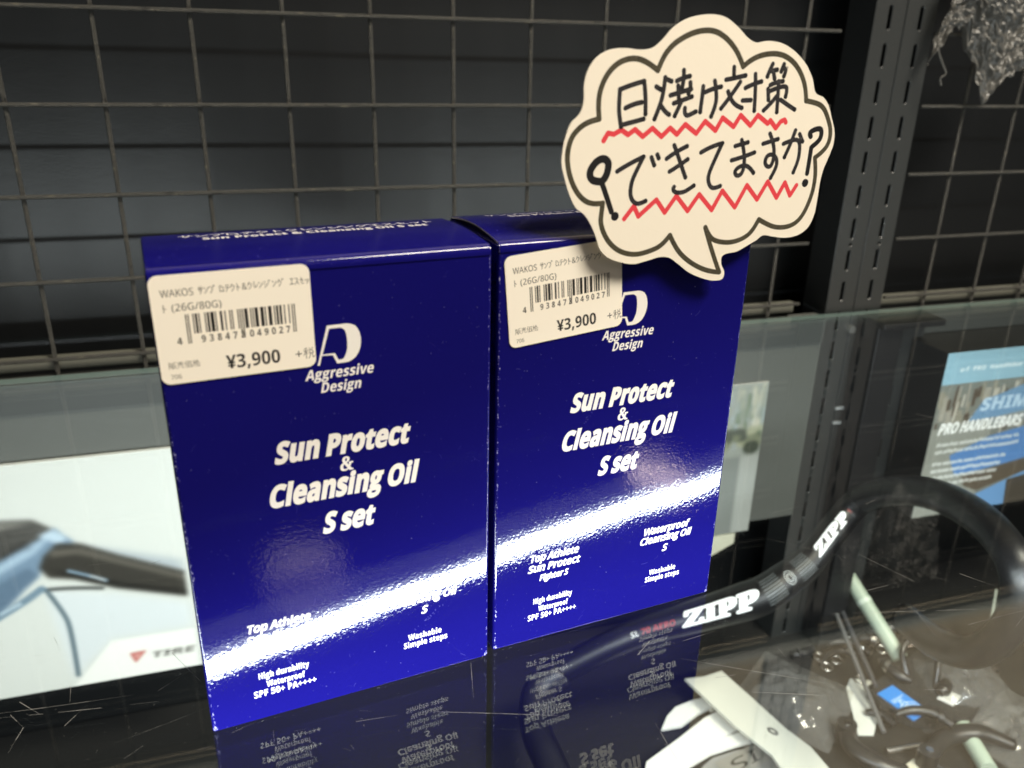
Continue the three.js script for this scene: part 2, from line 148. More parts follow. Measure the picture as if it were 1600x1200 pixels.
function grid(label, u0, u1, verticals) {
  const g = thing('wire_grid_panel', label, 'wire grid', WALL, YAW, 'wire grid panels'), y0 = -0.002, y1 = 0.316, R = 0.00128;
  const h = new THREE.CylinderGeometry(R, R, u1 - u0, 10).rotateZ(Math.PI / 2), v = new THREE.CylinderGeometry(R, R, y1 - y0, 10);
  for (let j = -8; j <= 10; j++) { const y = 0.2061 - j * 0.0498 + (Math.abs(j - 4) < 0.5 ? 0.002 : 0); if (y > y0 && y < y1) mesh('wire', h, wirePaint, g).position.set((u0 + u1) / 2, y, R); }
  for (const u of verticals) mesh('wire', v, wirePaint, g).position.set(u, (y0 + y1) / 2, -R * 0.9);
  return g;
}
grid('wide black wire grid panel behind the blue boxes, left of the slotted posts', -0.42, 0.468, Array.from({ length: 17 }, (_, i) => -0.0594 + (i - 6) * 0.0502).filter((u) => u < 0.467));
grid('black wire grid panel right of the slotted posts, behind the crumpled film', 0.5485, 1.15, Array.from({ length: 12 }, (_, i) => 0.591 + i * 0.0502));

function post(label, u0, u1) {
  const g = thing('slotted_post', label, 'post', WALL, YAW, 'slotted rack posts'), w = u1 - u0, y0 = -0.32, y1 = 0.62, s = new THREE.Shape();
  s.moveTo(0, y0); s.lineTo(w, y0); s.lineTo(w, y1); s.lineTo(0, y1); s.closePath();
  for (let y = -0.309; y < y1 - 0.02; y += 0.025) { const p = new THREE.Path(), a = w / 2 - 0.0019, b = w / 2 + 0.0019; p.moveTo(a, y - 0.0065); p.lineTo(a, y + 0.0065); p.absarc(w / 2, y + 0.0065, 0.0019, Math.PI, 0, true); p.lineTo(b, y - 0.0065); p.absarc(w / 2, y - 0.0065, 0.0019, 0, Math.PI, true); s.holes.push(p); }
  const hole = new THREE.Path(); hole.absarc(w / 2, 0.0535, 0.0017, 0, 2 * Math.PI, true); s.holes.push(hole);
  mesh('face', new THREE.ExtrudeGeometry(s, { depth: 0.0016, bevelEnabled: true, bevelSize: 0.0004, bevelThickness: 0.0004, bevelSegments: 1, curveSegments: 5 }).translate(u0, 0, -0.002), postPaint, g);
  mesh('side', box(u0, u0 + 0.0016, y0, y1, -0.03, -0.0025), postPaint, g); mesh('side', box(u1 - 0.0016, u1, y0, y1, -0.03, -0.0025), postPaint, g);
  mesh('web', box(u0 + 0.0017, u1 - 0.0017, y0, y1, -0.0318, -0.0301), blackPaint, g);
}
post('left one of two black slotted posts standing side by side', 0.4955, 0.5208);
post('right one of two black slotted posts standing side by side', 0.5222, 0.5475);

{ const t = thing('shelf_rail', 'olive grey horizontal rail along the rear edge of the glass', 'rail', WALL, YAW);
  mesh('bar', rbox(-0.42, 0.468, 0.0002, 0.0088, -0.0095, -0.0042, 0.001), olive, t); mesh('bar', rbox(0.5485, 1.15, 0.0002, 0.0088, -0.0095, -0.0042, 0.001), olive, t); }
{ const t = thing('upper_rail', 'pale green rail high on the rack, mirrored in the glass', 'rail', WALL, YAW);
  mesh('bar', rbox(-0.9, 1.6, 0.314, 0.326, 0.004, 0.016, 0.002), std(0.34, 0.36, 0.33, 0.4), t); }

// ---------------------------------------------------------------- glass shelf
{ const t = thing('glass_shelf', 'scratched clear glass shelf carrying the two blue boxes', 'glass shelf', WALL, YAW);
  const g = box(-0.9, 1.6, -0.003, 0, 0.0055, 0.452);
  mesh('pane', g, [glassEdge, glassEdge, glassMat, glassMat, glassEdge, glassEdge], t);
  const list = [], c = Math.cos(-YAW), s = Math.sin(-YAW);
  const add = (x0, z0, x1, z1, w) => {                                   // a scratch: a sliver of crushed glass a fraction of a millimetre wide
    const n = Math.max(1, Math.round(Math.hypot(x1 - x0, z1 - z0) / 0.004)), nx = -(z1 - z0), nz = x1 - x0, L = Math.hypot(nx, nz) || 1, bend = (rnd() - 0.5) * 0.016; let px = x0, pz = z0;
    for (let i = 1; i <= n; i++) { const k = i / n, b = bend * L * Math.sin(k * Math.PI), qx = x0 + (x1 - x0) * k + nx / L * b + (rnd() - 0.5) * w * 0.3, qz = z0 + (z1 - z0) * k + nz / L * b;
      if (rnd() < 0.86) { const ww = w * (0.35 + 0.65 * rnd()) * Math.sin(Math.PI * Math.min(0.9, Math.max(0.1, k))), ax = nx / L * ww / 2, az = nz / L * ww / 2; list.push([px - ax, pz - az, px + ax, pz + az, qx + ax, qz + az, qx - ax, qz - az]); }
      px = qx; pz = qz; }
  };
  for (const [[x0, z0], [x1, z1]] of SCRATCHES) add(x0, z0, x1, z1, 0.00019);
  for (let i = 0; i < 130; i++) { const x = -0.08 + rnd() * 0.5, z = -0.12 + rnd() * 0.22, a = (rnd() - 0.35) * 2.2, l = 0.002 + 0.012 * rnd() ** 2; add(x, z, x + Math.cos(a) * l, z + Math.sin(a) * l, 0.00008 + 0.00012 * rnd()); }
  for (let i = 0; i < 10; i++) { const x = -0.06 + rnd() * 0.42, z = -0.04 + rnd() * 0.13, a = (rnd() - 0.4) * 1.6, l = 0.02 + 0.05 * rnd(); add(x, z, x + Math.cos(a) * l, z + Math.sin(a) * l, 0.00007); }
  for (let i = 0; i < 800; i++) { const x = -0.08 + rnd() * 0.45, z = -0.1 + rnd() * 0.2, a = rnd() * 6.3, l = 0.0003 + 0.0006 * rnd(); add(x, z, x + Math.cos(a) * l, z + Math.sin(a) * l, 0.00022); }
  const pos = [], idx = [];
  for (const q of list) { const o = pos.length / 3; for (let k = 0; k < 8; k += 2) { const x = q[k] - WALL[0], z = q[k + 1] - WALL[2]; pos.push(x * c + z * s, 0.00006, -x * s + z * c); } idx.push(o, o + 1, o + 2, o, o + 2, o + 3); }
  const sg = new THREE.BufferGeometry(); sg.setAttribute('position', new THREE.Float32BufferAttribute(pos, 3)); sg.setIndex(idx); sg.computeVertexNormals();
  const sm = mesh('scratches', sg, std(0.24, 0.24, 0.23, 0.6, { side: THREE.DoubleSide }), t); sm.userData.kind = 'stuff'; }

// ---------------------------------------------------------------- lamps
{ const t = thing('light_bar', 'white light bar under the front of the glass shelf', 'lamp', STRIP.at, STRIP.yaw), bar = (g) => g.rotateX(-STRIP.tilt);      // its face looks back and down
  const glow = std(0.9, 0.9, 0.9, 0.4), half = STRIP.width / 2; glow.emissive = new THREE.Color().setRGB(...COOL); glow.emissiveIntensity = 5;
  mesh('diffuser', bar(box(-STRIP.len / 2, STRIP.len / 2, -half, half, 0.0012, 0.003)), glow, t);
  mesh('housing', bar(mergeGeometries([box(-STRIP.len / 2, STRIP.len / 2, -half - 0.001, half + 0.001, 0.0032, 0.012), box(-STRIP.len / 2 - 0.012, -STRIP.len / 2 - 0.0002, -half - 0.001, half + 0.001, 0, 0.012), box(STRIP.len / 2 + 0.0002, STRIP.len / 2 + 0.012, -half - 0.001, half + 0.001, 0, 0.012)])), std(0.6, 0.6, 0.6, 0.4), t);
  const l = new THREE.RectAreaLight(new THREE.Color().setRGB(...COOL), STRIP.power, STRIP.len, STRIP.width); l.rotation.x = -STRIP.tilt; t.add(l); }
for (const [i, [x, z]] of [[1.82, 2.37], [0.34, 2.17]].entries()) {        // two round warm ceiling lamps behind the photographer, mirrored in the varnish
  const t = thing('ceiling_downlight', i ? 'round warm ceiling lamp straight behind the photographer' : 'round warm ceiling lamp far to the right behind the photographer', 'lamp', [x, 1.45, z], 0, 'round ceiling lamps');
  const glow = std(0.9, 0.9, 0.9, 0.5); glow.emissive = new THREE.Color().setRGB(1, 0.78, 0.66); glow.emissiveIntensity = i ? 2.5 : 36;
  const R = i ? 0.075 : 0.12; mesh('lens', new THREE.CylinderGeometry(R, R, 0.012, 40).translate(0, 0.006, 0), glow, t); mesh('rim', new THREE.TorusGeometry(R + 0.015, 0.012, 12, 48).rotateX(Math.PI / 2).translate(0, 0.008, 0), std(0.8, 0.8, 0.8, 0.5), t);
  const s = new THREE.SpotLight(new THREE.Color().setRGB(1, 0.8, 0.66), 0.5, 0, 0.9, 0.6); s.shadow.radius = 6; s.position.set(0, -0.004, 0); s.target.position.set(-x * 0.6, -1.45, -z * 0.9); t.add(s, s.target); }
{ const t = thing('ceiling_panel_lamp', 'square warm ceiling panel above the shelf', 'lamp', KEY.at); t.lookAt(V(KEY.aim)); 
  const glow = std(0.9, 0.9, 0.9, 0.5); glow.emissive = new THREE.Color().setRGB(...WARM); glow.emissiveIntensity = 2;
  mesh('diffuser', box(-KEY.w / 2, KEY.w / 2, -KEY.h / 2, KEY.h / 2, -0.012, -0.004), glow, t);
  const fr = std(0.7, 0.7, 0.68, 0.5), a = KEY.w / 2, b = KEY.h / 2;
  mesh('frame', mergeGeometries([box(-a - 0.02, a + 0.02, b + 0.001, b + 0.02, -0.03, 0), box(-a - 0.02, a + 0.02, -b - 0.02, -b - 0.001, -0.03, 0), box(-a - 0.02, -a - 0.001, -b, b, -0.03, 0), box(a + 0.001, a + 0.02, -b, b, -0.03, 0), box(-a, a, -b, b, -0.03, -0.014)]), fr, t);
  const l = new THREE.RectAreaLight(new THREE.Color().setRGB(...WARM), KEY.power, KEY.w, KEY.h); l.rotation.y = Math.PI; l.position.z = 0.002; t.add(l); }

// ---------------------------------------------------------------- blue boxes
const W = 0.0875, H = 0.14, D = 0.0405, K = 14;                           // K = pixels per millimetre of print
const INK = '#110e62', PRINT = '#f3efe8';
function specks(c, w, h, n, m) {                                          // dust, nicks and rub marks on the varnish
  for (let i = 0; i < n; i++) { c.fillStyle = `rgba(205,205,235,${0.08 + 0.45 * rnd() ** 3})`; const r = 0.05 + 0.11 * rnd() ** 2; c.beginPath(); c.ellipse(rnd() * w, rnd() * h, r * (1 + rnd()), r, rnd() * 3, 0, 7); c.fill(); }
  for (let i = 0; i < m; i++) { const x = rnd() * w, y = rnd() * h, a = rnd() * 6.3, l = 0.6 + 2.6 * rnd() ** 2; c.strokeStyle = `rgba(190,190,230,${0.06 + 0.25 * rnd() ** 2})`; c.lineWidth = 0.06 + 0.1 * rnd(); c.beginPath(); c.moveTo(x, y); c.quadraticCurveTo(x + Math.cos(a) * l * 0.5 + (rnd() - 0.5) * l * 0.6, y + Math.sin(a) * l * 0.5 + (rnd() - 0.5) * l * 0.6, x + Math.cos(a) * l, y + Math.sin(a) * l); c.stroke(); }
}
const BOLD = { heavy: 0 };
function frontPrint(k) {
  return canvas(Math.round(87.5 * K), 140 * K, (c) => {
    c.scale(K, K); c.fillStyle = INK; c.fillRect(0, 0, 87.5, 140);
    const T = (s, xl, xr, base, cap, o) => lettering(c, s, xl, xr, 140 - base, cap, o);
    const I = (s, xl, xr, base, cap) => condensed(c, s, xl, xr, 140 - base, cap);
    c.fillStyle = PRINT; c.beginPath();
    for (const L of LOGO) { L.forEach(([x, y], i) => (i ? c.lineTo(x, 140 - y) : c.moveTo(x, 140 - y))); c.closePath(); }
    c.fill('evenodd');
    T('Aggressive', 34.7, 53.1, 107.7, 2.9, { slant: 0.2, heavy: 1 }); T('Design', 38.3, 49.5, 103.7, 2.9, { slant: 0.2, heavy: 1 });
    I('Sun Protect', 24.7, 62.1, 84.8, 6.5); T('&', 42.1, 46.0, 79.3, 4.2, { family: 'bold 100px serif', slant: 0.1, heavy: 3 });
    I('Cleansing Oil', 21.9, 64.3, 71.6, 6.9); I('S set', 36.1, 50.8, 60.3, 6.8);
    I('Top Athlete', 12.4, 30.6, 31.9, 3.0); I('Sun Protect', 11.9, 31.2, 27.9, 3.0); I('Fighter S', 16.2, 26.9, 24.0, 2.5);
    T('High durability', 14.2, 29.1, 14.9, 2.2, BOLD); T('Waterproof', 16.4, 27.6, 11.6, 2.2, BOLD); T('SPF 50+ PA++++', 12.4, 31.0, 8.4, 2.4, BOLD);
    I('Waterproof', 56.2, 74.9, 32.1, 3.0); I('Cleansing Oil', 55.0, 76.4, 28.3, 3.0); I('S', 64.7, 66.6, 23.9, 3.0);
    T('Washable', 60.3, 71.5, 14.8, 2.2, BOLD); T('Simple steps', 58.7, 73.4, 11.9, 2.2, BOLD);
    specks(c, 87.5, 140, 520, 90);
    for (let i = 0; i < 240; i++) { const e = rnd() < 0.6; c.fillStyle = `rgba(215,215,235,${0.2 + 0.6 * rnd()})`; c.beginPath(); c.ellipse(e ? 0.35 + 0.5 * rnd() ** 3 : 87.1 - 0.4 * rnd() ** 3, rnd() * 140, 0.06 + 0.12 * rnd(), 0.1 + 0.5 * rnd() ** 3, 0, 0, 7); c.fill(); }   // bare board showing along the worn folds
    for (let i = 0; i < 60; i++) { c.fillStyle = `rgba(215,215,235,${0.3 + 0.5 * rnd()})`; c.beginPath(); c.ellipse((i % 2 ? 0.6 : 86.9) + (rnd() - 0.5) * 1.2, 139.4 - rnd() * 1.2, 0.12, 0.12, 0, 0, 7); c.fill(); }
    c.strokeStyle = 'rgba(190,190,235,0.16)'; c.lineWidth = 0.5;          // long rub marks low on the front
    for (const q of k ? [[47, 104, 58, 88], [30, 60, 36, 52]] : [[22, 112, 25, 128], [60, 124, 82, 106]]) { for (let i = 0; i < 26; i++) { const t = rnd(); c.fillStyle = `rgba(200,200,240,${0.1 + 0.18 * rnd()})`; c.beginPath(); c.ellipse(q[0] + (q[2] - q[0]) * t + (rnd() - 0.5) * 0.9, q[1] + (q[3] - q[1]) * t + (rnd() - 0.5) * 0.9, 0.1 + 0.35 * rnd(), 0.1 + 0.1 * rnd(), rnd() * 3, 0, 7); c.fill(); } }
  });
}
function topPrint() {
  return canvas(1228, 572, (c) => {
    c.scale(14, 14); c.fillStyle = INK; c.fillRect(0, 0, 87.7, 40.9); 
    lettering(c, 'Sun Protect & Cleansing Oil S set', 15, 79, 12.4, 3.2, { heavy: 4 });
    strokes(c, Array.from('サンプロテクトクレンジングエスセット').flatMap((g, i) => (KANA[g] ?? []).map((L) => L.map(([x, y]) => [9.5 + i * 4.1 + x * 3.4, 3.6 + y * 3.8]))), 0.55, PRINT);
    specks(c, 87, 40, 620, 80);
  });
}
const EAN = { L: ['0001101', '0011001', '0010011', '0111101', '0100011', '0110001', '0101111', '0111011', '0110111', '0001011'], P: ['LLLLLL', 'LLGLGG', 'LLGGLG', 'LLGGGL', 'LGLLGG', 'LGGLLG', 'LGGGLL', 'LGLGLG', 'LGLGGL', 'LGGLGL'] };
function bars(code) {
  const inv = (s) => s.replace(/./g, (b) => (b === '1' ? '0' : '1')), rev = (s) => [...s].reverse().join('');
  let s = '101'; for (let i = 1; i <= 6; i++) { const l = EAN.L[+code[i]]; s += EAN.P[+code[0]][i - 1] === 'L' ? l : rev(inv(l)); }
  s += '01010'; for (let i = 7; i <= 12; i++) s += inv(EAN.L[+code[i]]); return s + '101';
}
const stickerPrint = canvas(1500, 1092, (c) => {
  c.scale(40, 40); c.fillStyle = '#f9f1e2'; c.fillRect(0, 0, 37.5, 27.3);
  const dark = '#2c2a26', T = (s, xl, xr, b, cap, o = {}) => lettering(c, s, xl, xr, b, cap, { family: '100px sans-serif', color: dark, ...o });
  T('WAKOS', 2.3, 9.9, 5.3, 1.75);
  let x = 10.9; for (const g of 'サンプロテクト') { strokes(c, (KANA[g] ?? []).map((L) => L.map(([a, b]) => [x + a * 1.05, 3.45 + b * 1.75])), 0.16, dark); x += g === 'プ' ? 2.3 : 1.28; }
  T('&', x + 0.05, x + 1.35, 5.1, 1.6); x += 1.5;
  for (const g of 'クレンジング') { strokes(c, (KANA[g] ?? []).map((L) => L.map(([a, b]) => [x + a * 1.05, 3.35 + b * 1.75])), 0.15, dark); x += g === 'ジ' || g === 'グ' ? 1.95 : 1.3; }
  x += 1.0; for (const g of 'エスセッ') { strokes(c, (KANA[g] ?? []).map((L) => L.map(([a, b]) => [x + a * 1.0, 3.3 + b * 1.7])), 0.16, dark); x += 1.25; }
  strokes(c, KANA['ト'].map((L) => L.map(([a, b]) => [2.4 + a, 7.2 + b * 1.8])), 0.17, dark);
  T('(26G/80G)', 4.4, 15.9, 8.9, 1.75);
  const code = '4938473049027', b = bars(code), x0 = 7.2, m = 26.0 / 95; c.fillStyle = '#1d1c1a';
  [...b].forEach((v, i) => { if (v === '1') c.fillRect(x0 + i * m, 9.9, m * 1.02, i < 3 || i > 91 || (i > 44 && i < 50) ? 7.4 : 5.0); });
  T('4', 4.7, 5.9, 17.3, 1.75, { family: 'bold 100px sans-serif' });
  for (let i = 1; i < 13; i++) { const gx = x0 + (i < 7 ? 3.6 + (i - 1) * 1.86 : 15.0 + (i - 7) * 1.78); T(code[i], gx - 0.55, gx + 0.55, 17.3, 1.75, { family: 'bold 100px sans-serif' }); }
  T('¥3,900', 15.3, 28.6, 25.0, 3.5, { family: 'bold 100px sans-serif', color: '#191816' });
  T('+', 32.2, 34.2, 24.7, 2.6);
  strokes(c, KANJI.zei.map((L) => L.map(([a, d]) => [34.5 + a * 2.7, 22.0 + d * 2.9])), 0.17, dark);
  ['han', 'bai', 'ka', 'kaku'].forEach((n, i) => strokes(c, KANJI[n].map((L) => L.map(([a, d]) => [2.0 + i * 1.85 + a * 1.7, 21.6 + d * 1.75])), 0.12, '#55524c'));
  T('706', 2.1, 4.7, 26.0, 1.15, { color: '#55524c' });
});
const varnish = { ior: 1.52 };   // a glossy varnish over the ink
const bumpOf = (u, v) => tiled(peel, u, v);
const blueSide = () => { const m = std(1, 1, 1, 0.09, { ...varnish, bumpMap: bumpOf(0.6, 1.4), bumpScale: 0.0004 }); m.color.set(INK); return m; };
const sideMat = blueSide(), topMap = topPrint();
const topMat = std(1, 1, 1, 0.12, { ...varnish, map: topMap, bumpMap: bumpOf(1.1, 0.5), bumpScale: 0.0003 });
function sheet(profile, x0, x1, th, top, edge, name, parent) {            // a bent card: profile of [z, y] points, swept from x0 to x1
  const pos = [], uv = [], idx = [], n = profile.length, put = (x, y, z, u, v) => { pos.push(x, y, z); uv.push(u, v); return pos.length / 3 - 1; };
  let len = [0]; for (let i = 1; i < n; i++) len.push(len[i - 1] + Math.hypot(profile[i][0] - profile[i - 1][0], profile[i][1] - profile[i - 1][1]));
  const nor = profile.map((p, i) => { const a = profile[Math.max(0, i - 1)], b = profile[Math.min(n - 1, i + 1)], dz = b[0] - a[0], dy = b[1] - a[1], L = Math.hypot(dz, dy); return [dy / L, -dz / L]; });   // points outwards for a profile that runs from front to back
  const lay = (d, flip) => { const s = pos.length / 3; profile.forEach(([z, y], i) => { const q = [y + nor[i][1] * d, z + nor[i][0] * d], v = len[i] / len[n - 1]; put(x0, q[0], q[1], 0, v); put(x1, q[0], q[1], 1, v); });
    for (let i = 0; i < n - 1; i++) { const a = s + 2 * i; flip ? idx.push(a, a + 2, a + 1, a + 1, a + 2, a + 3) : idx.push(a, a + 1, a + 2, a + 1, a + 3, a + 2); } };
  lay(0, false); const split = idx.length; lay(-th, true);
  for (const [x, f] of [[x0, false], [x1, true]]) { const s = pos.length / 3; profile.forEach(([z, y], i) => { put(x, y, z, 0, 0); put(x, y - nor[i][1] * th, z - nor[i][0] * th, 0, 0); }); for (let i = 0; i < n - 1; i++) { const a = s + 2 * i; f ? idx.push(a, a + 1, a + 2, a + 1, a + 3, a + 2) : idx.push(a, a + 2, a + 1, a + 1, a + 2, a + 3); } }
  for (const i of [0, n - 1]) { const [z, y] = profile[i], a = put(x0, y, z, 0, 0), b = put(x1, y, z, 0, 0), c = put(x0, y - nor[i][1] * th, z - nor[i][0] * th, 0, 0), d = put(x1, y - nor[i][1] * th, z - nor[i][0] * th, 0, 0); idx.push(a, c, b, b, c, d); }
  const g = new THREE.BufferGeometry(); g.setAttribute('position', new THREE.Float32BufferAttribute(pos, 3)); g.setAttribute('uv', new THREE.Float32BufferAttribute(uv, 2)); g.setIndex(idx);
  g.addGroup(0, split, 0); g.addGroup(split, idx.length - split, 1); g.computeVertexNormals(); return mesh(name, g, [top, edge], parent);
}
function sticker(parent, x, y, turn) {
  const s = new THREE.Shape(), w = 0.0375, h = 0.0273, r = 0.0022;
  s.moveTo(r, 0); s.lineTo(w - r, 0); s.absarc(w - r, r, r, -Math.PI / 2, 0); s.lineTo(w, h - r); s.absarc(w - r, h - r, r, 0, Math.PI / 2); s.lineTo(r, h); s.absarc(r, h - r, r, Math.PI / 2, Math.PI); s.lineTo(0, r); s.absarc(r, r, r, Math.PI, 1.5 * Math.PI);
  const map = stickerPrint.clone(); map.repeat.set(1 / w, 1 / h); map.needsUpdate = true;
  const m = mesh('price_sticker', new THREE.ExtrudeGeometry(s, { depth: 0.00018, bevelEnabled: false, curveSegments: 8 }), [std(1, 1, 1, 0.42, { map, bumpMap: tiled(fineNoise, 26, 26), bumpScale: 0.00001 }), std(0.8, 0.77, 0.7, 0.7)], parent);
  m.position.set(x, y, 0.00012); m.rotation.z = turn; m.userData.label = 'cream price sticker with barcode'; return m;
}
function carton(label, x, z, turn, k) {
  const t = thing('blue_box', label, 'box', [x, 0.0001, z], turn, 'boxed sets standing on the glass');
  const front = std(1, 1, 1, 0.045, { ...varnish, map: frontPrint(k), bumpMap: bumpOf(0.8, 1.28), bumpScale: 0.00038 });
  const body = mesh('body', new RoundedBoxGeometry(W, H - 0.0012, D, 3, 0.0009).translate(W / 2, (H - 0.0012) / 2, -D / 2), [sideMat, sideMat, sideMat, sideMat, front, sideMat], t);
  body.userData.label = 'glossy blue carton front with white print';
  // top flap: bowed, rounded over the front fold, its cut edge bare board
  const pr = []; for (let i = 0; i <= 8; i++) { const a = i / 8 * Math.PI / 2; pr.push([0.00025 - 0.0022 * (1 - Math.cos(a)) , H - 0.0030 + 0.0022 * Math.sin(a)]); }
  pr.unshift([0.00026, H - 0.0036]);
  for (let i = 1; i <= 14; i++) { const s = i / 14; pr.push([-0.0020 - s * (D - 0.0024), H - 0.0008 + (k ? 0.0017 : 0.0009) * Math.sin(Math.PI * Math.min(1, s * 1.02)) ** 0.9]); }
  sheet(pr, 0.0004, W - 0.0004, 0.00042, topMat, boardCore, 'top_flap', t);
  return t;
}
const A = carton('left glossy blue box, nearer the camera, its price sticker whole', 0, 0, 0, 0); sticker(A, 0.0004, 0.1105, 0.004);
const B = carton('right glossy blue box, partly covered by the cloud shaped card', 0.0900, -0.0016, -0.0071, 1); sticker(B, 0.0040, 0.1078, 0.085);

// ---------------------------------------------------------------- speech bubble card
{ const t = thing('speech_bubble_card', 'cream cloud shaped card with black handwriting and red zigzags', 'card', [0.155, 0.160, 0.0024], -0.0071);
  const x0 = -50, y0 = -38, w = 98, h = 78;
  const map = canvas(1960, 1560, (c) => {
    c.fillStyle = '#f4ebda'; c.fillRect(0, 0, 1960, 1560); c.translate(0, 1560); c.scale(20, -20); c.translate(-x0, -y0);
    for (let i = 0; i < 500; i++) { c.fillStyle = `rgba(150,120,70,${0.03 + 0.05 * rnd()})`; c.beginPath(); c.arc(x0 + rnd() * w, y0 + rnd() * h, 0.05 + 0.12 * rnd(), 0, 7); c.fill(); }
    zigzag(c, BUBBLE.red, 1.4, '#e2404a'); strokes(c, BUBBLE.line, 1.5, '#45402f');
    strokes(c, BUBBLE.ink, 1.3, '#201e22'); strokes(c, BUBBLE.thick.slice(0, 1), 2.1, '#121113'); strokes(c, BUBBLE.thick.slice(1), 1.6, '#121113');
    strokes(c, BUBBLE.ink.map((L) => { const e = L[L.length - 1]; return [e, [e[0] + 0.05, e[1]]]; }), 1.35, '#0e0d10');                                  // ink pools where each stroke ends
    for (const L of [...BUBBLE.ink, ...BUBBLE.line]) for (let i = 0; i < L.length - 1; i++) for (let k = 0; k < 9; k++) { const t = rnd(), x = L[i][0] + (L[i + 1][0] - L[i][0]) * t + (rnd() - 0.5) * 0.6, y = L[i][1] + (L[i + 1][1] - L[i][1]) * t + (rnd() - 0.5) * 0.6; c.fillStyle = rnd() < 0.6 ? `rgba(120,115,108,${0.10 + 0.14 * rnd()})` : `rgba(0,0,0,${0.1 + 0.2 * rnd()})`; c.beginPath(); c.ellipse(x, y, 0.12 + 0.4 * rnd(), 0.1 + 0.2 * rnd(), rnd() * 3, 0, 7); c.fill(); }   // uneven marker ink
    c.fillStyle = '#121113'; for (const [x, y] of BUBBLE.dots) { c.beginPath(); c.arc(x, y, 1.25, 0, 7); c.fill(); }
  });
  map.repeat.set(1 / 0.098, 1 / 0.078); map.offset.set(50 / 98, 38 / 78);
  const curve = new THREE.CatmullRomCurve3(BUBBLE.outline.map(([x, y]) => new THREE.Vector3(x / 1000, y / 1000, 0)), true, 'centripetal');
  const g = new THREE.ExtrudeGeometry(shapeOf(curve.getPoints(260).slice(0, -1).map((p) => [p.x, p.y])), { depth: 0.0005, bevelEnabled: false });
  mesh('card', g, [std(1, 1, 1, 0.55, { map, bumpMap: tiled(fineNoise, 12, 12), bumpScale: 0.00002 }), std(0.82, 0.78, 0.68, 0.8)], t);
  mesh('tape', box(-0.022, 0.008, -0.026, -0.0215, -0.0021, -0.0001), std(0.7, 0.68, 0.6, 0.7), t); }

const polyOn = (c) => (L, f) => { c.fillStyle = f; c.beginPath(); L.forEach(([x, y], i) => (i ? c.lineTo(x, y) : c.moveTo(x, y))); c.closePath(); c.fill(); };
